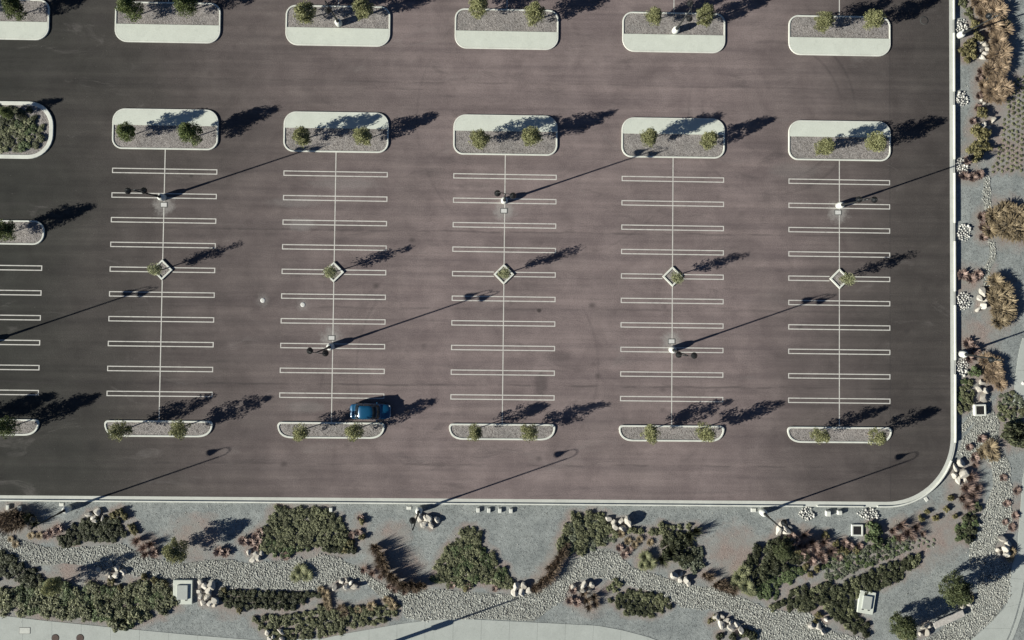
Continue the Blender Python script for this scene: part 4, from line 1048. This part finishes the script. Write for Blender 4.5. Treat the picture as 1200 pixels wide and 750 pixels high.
MB().prism(W([(1217.5,560),(1214.5,600),(1209.5,640),(1203.5,676),(1198.5,700),(1192.5,722),(1185.5,742),(1174.5,766),(1160,791),(1164,791),(1178.8,766),(1189.8,742),(1196.8,722),(1202.8,700),(1207.8,676),(1213.8,640),(1218.8,600),(1221.8,560)]), GZ-.3, GZ+.03).build('kerb', M['walk'])['kind'] = 'structure'
MB().prism(W([(-200,795),(1160,795),(1160,960),(-200,960)]), GZ-.3, GZ-.1).build('street', M['street'])['kind'] = 'structure'
for (qx, lab) in ((65,'rusty round manhole in the pavement, farther from the curve'),(94,'rusty round manhole in the pavement, nearer to the curve')):
    p = px(qx, 747.5, GZ); t = thing('manhole', lab, 'manhole', (p.x,p.y,GZ+.03), 0, 'rusty manholes')
    MB().lathe([(.42,-.05),(.42,.006),(.36,.010)], 24, cap=False).build('frame', M['iron'], t); MB().lathe([(.355,-.05),(.355,.014)], 24).build('lid', M['rust'], t)
pull_box(29, 739, 'pale rectangular lid set in the pavement panel', 0, GZ+.03, 1.1, .62, None, .035, 'gutter')

# ------------------------------------------------------------------ the blue car
def car(loc, rz):
    t = thing('parked_car', 'blue compact saloon car parked alone beside a slim gravel island', 'car', loc, rz)
    # stations: x, half width, bottom z, sill z, shoulder z, top z
    ST = [(-2.17,.55,.34,.46,.66,.72),(-2.10,.70,.26,.42,.78,.86),(-1.90,.79,.22,.40,.86,.945),(-1.55,.83,.20,.38,.88,.965),(-1.0,.85,.19,.37,.885,.96),(-.4,.86,.19,.36,.88,.95),
          (.3,.86,.19,.36,.875,.945),(.85,.85,.19,.37,.86,.935),(1.25,.84,.20,.38,.83,.905),(1.65,.80,.22,.40,.77,.85),(1.95,.71,.24,.42,.70,.775),(2.10,.60,.27,.44,.62,.69),(2.18,.46,.33,.46,.56,.60)]
    def sect(s):
        x, w_, zb, zs, zh, zt = s
        half = [(0,zt),(w_*.45,zt-.006),(w_*.78,zt-.03),(w_*.93,(zh+zt)/2-.012),(w_*.985,zh-.03),(w_,(zs+zh)/2),(w_*.985,zs),(w_*.90,zb)]
        pts = [(x,-y,z) for y, z in reversed(half[1:])] + [(x,y,z) for y, z in half]
        return pts
    m_ = MB(); secs = [sect(s) for s in ST]; n_ = len(secs[0])
    vs = [p for s in secs for p in s]; fs = []
    for k in range(len(secs)-1):
        fs += [(k*n_+i, k*n_+(i+1)%n_, (k+1)*n_+(i+1)%n_, (k+1)*n_+i) for i in range(n_)]
    fs += [tuple(range(n_)), tuple((len(secs)-1)*n_+i for i in reversed(range(n_)))]
    m_.add(vs, fs, True); body = m_.build('body', M['car_paint'], t)
    md = body.modifiers.new('sub', 'SUBSURF'); md.levels = 1; md.render_levels = 2
    # cabin: rings from belt line to roof
    def ring(xr, xf, w_, z, r=.16):
        return [(xr+r*.6,-w_,z),(xr+(xf-xr)*.35,-w_*1.02,z),(xr+(xf-xr)*.68,-w_*1.015,z),(xf-r,-w_*.96,z),(xf,-w_*.70,z-.0),(xf+.05,0,z),(xf,w_*.70,z),(xf-r,w_*.96,z),
                (xr+(xf-xr)*.68,w_*1.015,z),(xr+(xf-xr)*.35,w_*1.02,z),(xr+r*.6,w_,z),(xr,w_*.75,z),(xr-.03,0,z),(xr,-w_*.75,z)]
    RG = [ring(-1.68,1.20,.785,.90), ring(-1.58,1.06,.765,.99), ring(-1.28,.48,.70,1.27), ring(-1.16,.26,.675,1.36), ring(-1.02,.14,.62,1.41), ring(-.82,-.04,.44,1.445)]
    m_ = MB(); k = len(RG[0]); vs = [p for r_ in RG for p in r_]; fs = []
    for r_ in range(len(RG)-1): fs += [(r_*k+i, r_*k+(i+1)%k, (r_+1)*k+(i+1)%k, (r_+1)*k+i) for i in range(k)]
    fs.append(tuple((len(RG)-1)*k+i for i in range(k))); m_.add(vs, fs, True)
    cab = m_.build('cabin', M['car_paint'], t)
    # glass panes lie a few millimetres proud of the cabin, between belt and roof rings
    def pane(idx, name, a=.06, b=.97, pad=.02):
        lo, hi = RG[1], RG[3]; vs = []; cols = []
        P0 = [Vector(lo[i]) for i in idx]; P1 = [Vector(RG[2][i]) for i in idx]; P2 = [Vector(hi[i]) for i in idx]
        def inset(P):
            Q = [p.copy() for p in P]; Q[0] = P[0].lerp(P[1], .10); Q[-1] = P[-1].lerp(P[-2], .10); return Q
        P0, P1, P2 = inset(P0), inset(P1), inset(P2)
        rows = [[p.lerp(q, a) for p, q in zip(P0,P1)], [p for p in P1], [p.lerp(q, b) for p, q in zip(P1,P2)]]
        c = Vector((-.4, 0, .9)); out = []
        for r_ in rows:
            for p in r_:
                d = Vector((p.x-c.x, p.y*1.6, .25)).normalized(); out.append(p + d*.012)
        n2 = len(idx); f2 = [(r_*n2+i, r_*n2+i+1, (r_+1)*n2+i+1, (r_+1)*n2+i) for r_ in range(2) for i in range(n2-1)]
        o = MB().add(out, f2, True).build(name, M['glass'], t)
        so_ = o.modifiers.new('thick', 'SOLIDIFY'); so_.thickness = .006
    pane([3,4,5,6,7], 'windscreen'); pane([10,11,12,13,0], 'rear_window')
    pane([0,1], 'side_window'); pane([1,2,3], 'side_window'); pane([9,10], 'side_window'); pane([7,8,9], 'side_window')
    for x in (-1.32, 1.33):
        for s in (-1, 1):
            wh = MB(); 
            prof = [(.20,-.10),(.29,-.105),(.318,-.08),(.318,.08),(.29,.105),(.20,.10)]
            pts = []; nn = 20
            for r_, d in prof: pts += [(x+r_*math.cos(2*math.pi*i/nn), s*.76+d, .318+r_*math.sin(2*math.pi*i/nn)) for i in range(nn)]
            fs = [(q*nn+i, q*nn+(i+1)%nn, (q+1)*nn+(i+1)%nn, (q+1)*nn+i) for q in range(len(prof)-1) for i in range(nn)]
            w_o = wh.add(pts, fs, True).build('wheel', M['tyre'], t)
            rm = MB(); pts = [(x+.21*math.cos(2*math.pi*i/nn), s*.855, .318+.21*math.sin(2*math.pi*i/nn)) for i in range(nn)] + [(x+.05*math.cos(2*math.pi*i/nn), s*.835, .318+.05*math.sin(2*math.pi*i/nn)) for i in range(nn)]
            rm.add(pts, [(i,(i+1)%nn,nn+(i+1)%nn,nn+i) for i in range(nn)] + [tuple(range(nn,2*nn))]).build('rim', M['alloy'], w_o)
    for s in (-1, 1):
        MB().box((1.99,s*.60,.66), (.24,.17,.10), s*-.4, .03).build('headlight', M['lamp_clear'], t)
        MB().box((-2.06,s*.60,.74), (.10,.20,.12), s*.35, .03).build('tail_light', M['lamp_red'], t)
        MB().box((.72,s*.93,.985), (.12,.20,.12), 0, .03).build('mirror', M['car_paint'], t)
        for x in (-.75,.25): MB().box((x,s*.868,.78), (.16,.03,.03), 0, .008).build('door_handle', M['car_paint'], t)
    MB().box((2.13,0,.50), (.12,.70,.12), 0, .03).build('grille', M['trim'], t)
    MB().box((-2.14,0,.62), (.06,.50,.12), 0, .01).build('number_plate', M['lid'], t)
    return t
p = px(434.0, 482.2, .7)
car((p.x, p.y, 0.0), math.atan(SK))

# ------------------------------------------------------------------ garden sheet with the mulch mask
def garden():
    st = .5; x0, x1, y0, y1 = -75, 118, -62, 62
    cell = {}
    for (x, y, r) in MULCH: cell.setdefault((int(x//3), int(y//3)), []).append((x, y, r))
    edge_in = lot_edge(.5)
    poly = edge_in + [(-95,95)]
    nx = int((x1-x0)/st)+1; ny = int((y1-y0)/st)+1; vs = []; mk = []
    keep = {}
    for j in range(ny):
        for i in range(nx):
            x = x0+i*st; y = y0+j*st
            if x < XR-8 and y > YB+1.5: continue
            if x < XR-1.0 and y > YB+8: continue
            keep[(i,j)] = len(vs); vs.append((x,y,GZ))
            k = 0.0; ci, cj = int(x//3), int(y//3)
            for a in (-1,0,1):
                for b in (-1,0,1):
                    for (qx,qy,r) in cell.get((ci+a,cj+b), ()):
                        d = math.hypot(x-qx,y-qy); k = max(k, min(1.0, 1.35 - d/r*.85))
            mk.append(max(0.0,k))
    fs = []
    for (i,j), a in keep.items():
        b, c, d = keep.get((i+1,j)), keep.get((i+1,j+1)), keep.get((i,j+1))
        if None not in (b,c,d): fs.append((a,b,c,d))
    m_ = bpy.data.meshes.new('garden_gravel'); m_.from_pydata(vs, [], fs); m_.materials.append(M['garden'])
    at = m_.attributes.new('mulch', 'FLOAT', 'POINT'); at.data.foreach_set('value', mk); m_.update()
    return struct(mobj('garden_gravel', m_))
for (qx, qy, r) in ((460,630,2.0),(478,664,2.2),(230,630,3.0),(860,650,3.4),(1185,600,2.4),(1190,140,4),(1182,170,3),(1192,110,3),(1100,625,3),(1075,640,3),(690,700,2.2),(85,665,2.4),(370,660,2.2),(1120,570,1.5),(960,720,2.5),(1140,400,3.0),(1135,330,2),(270,705,2)): mulch(G(qx,qy), r)
garden()
scn.render.resolution_x = 1024; scn.render.resolution_y = 640
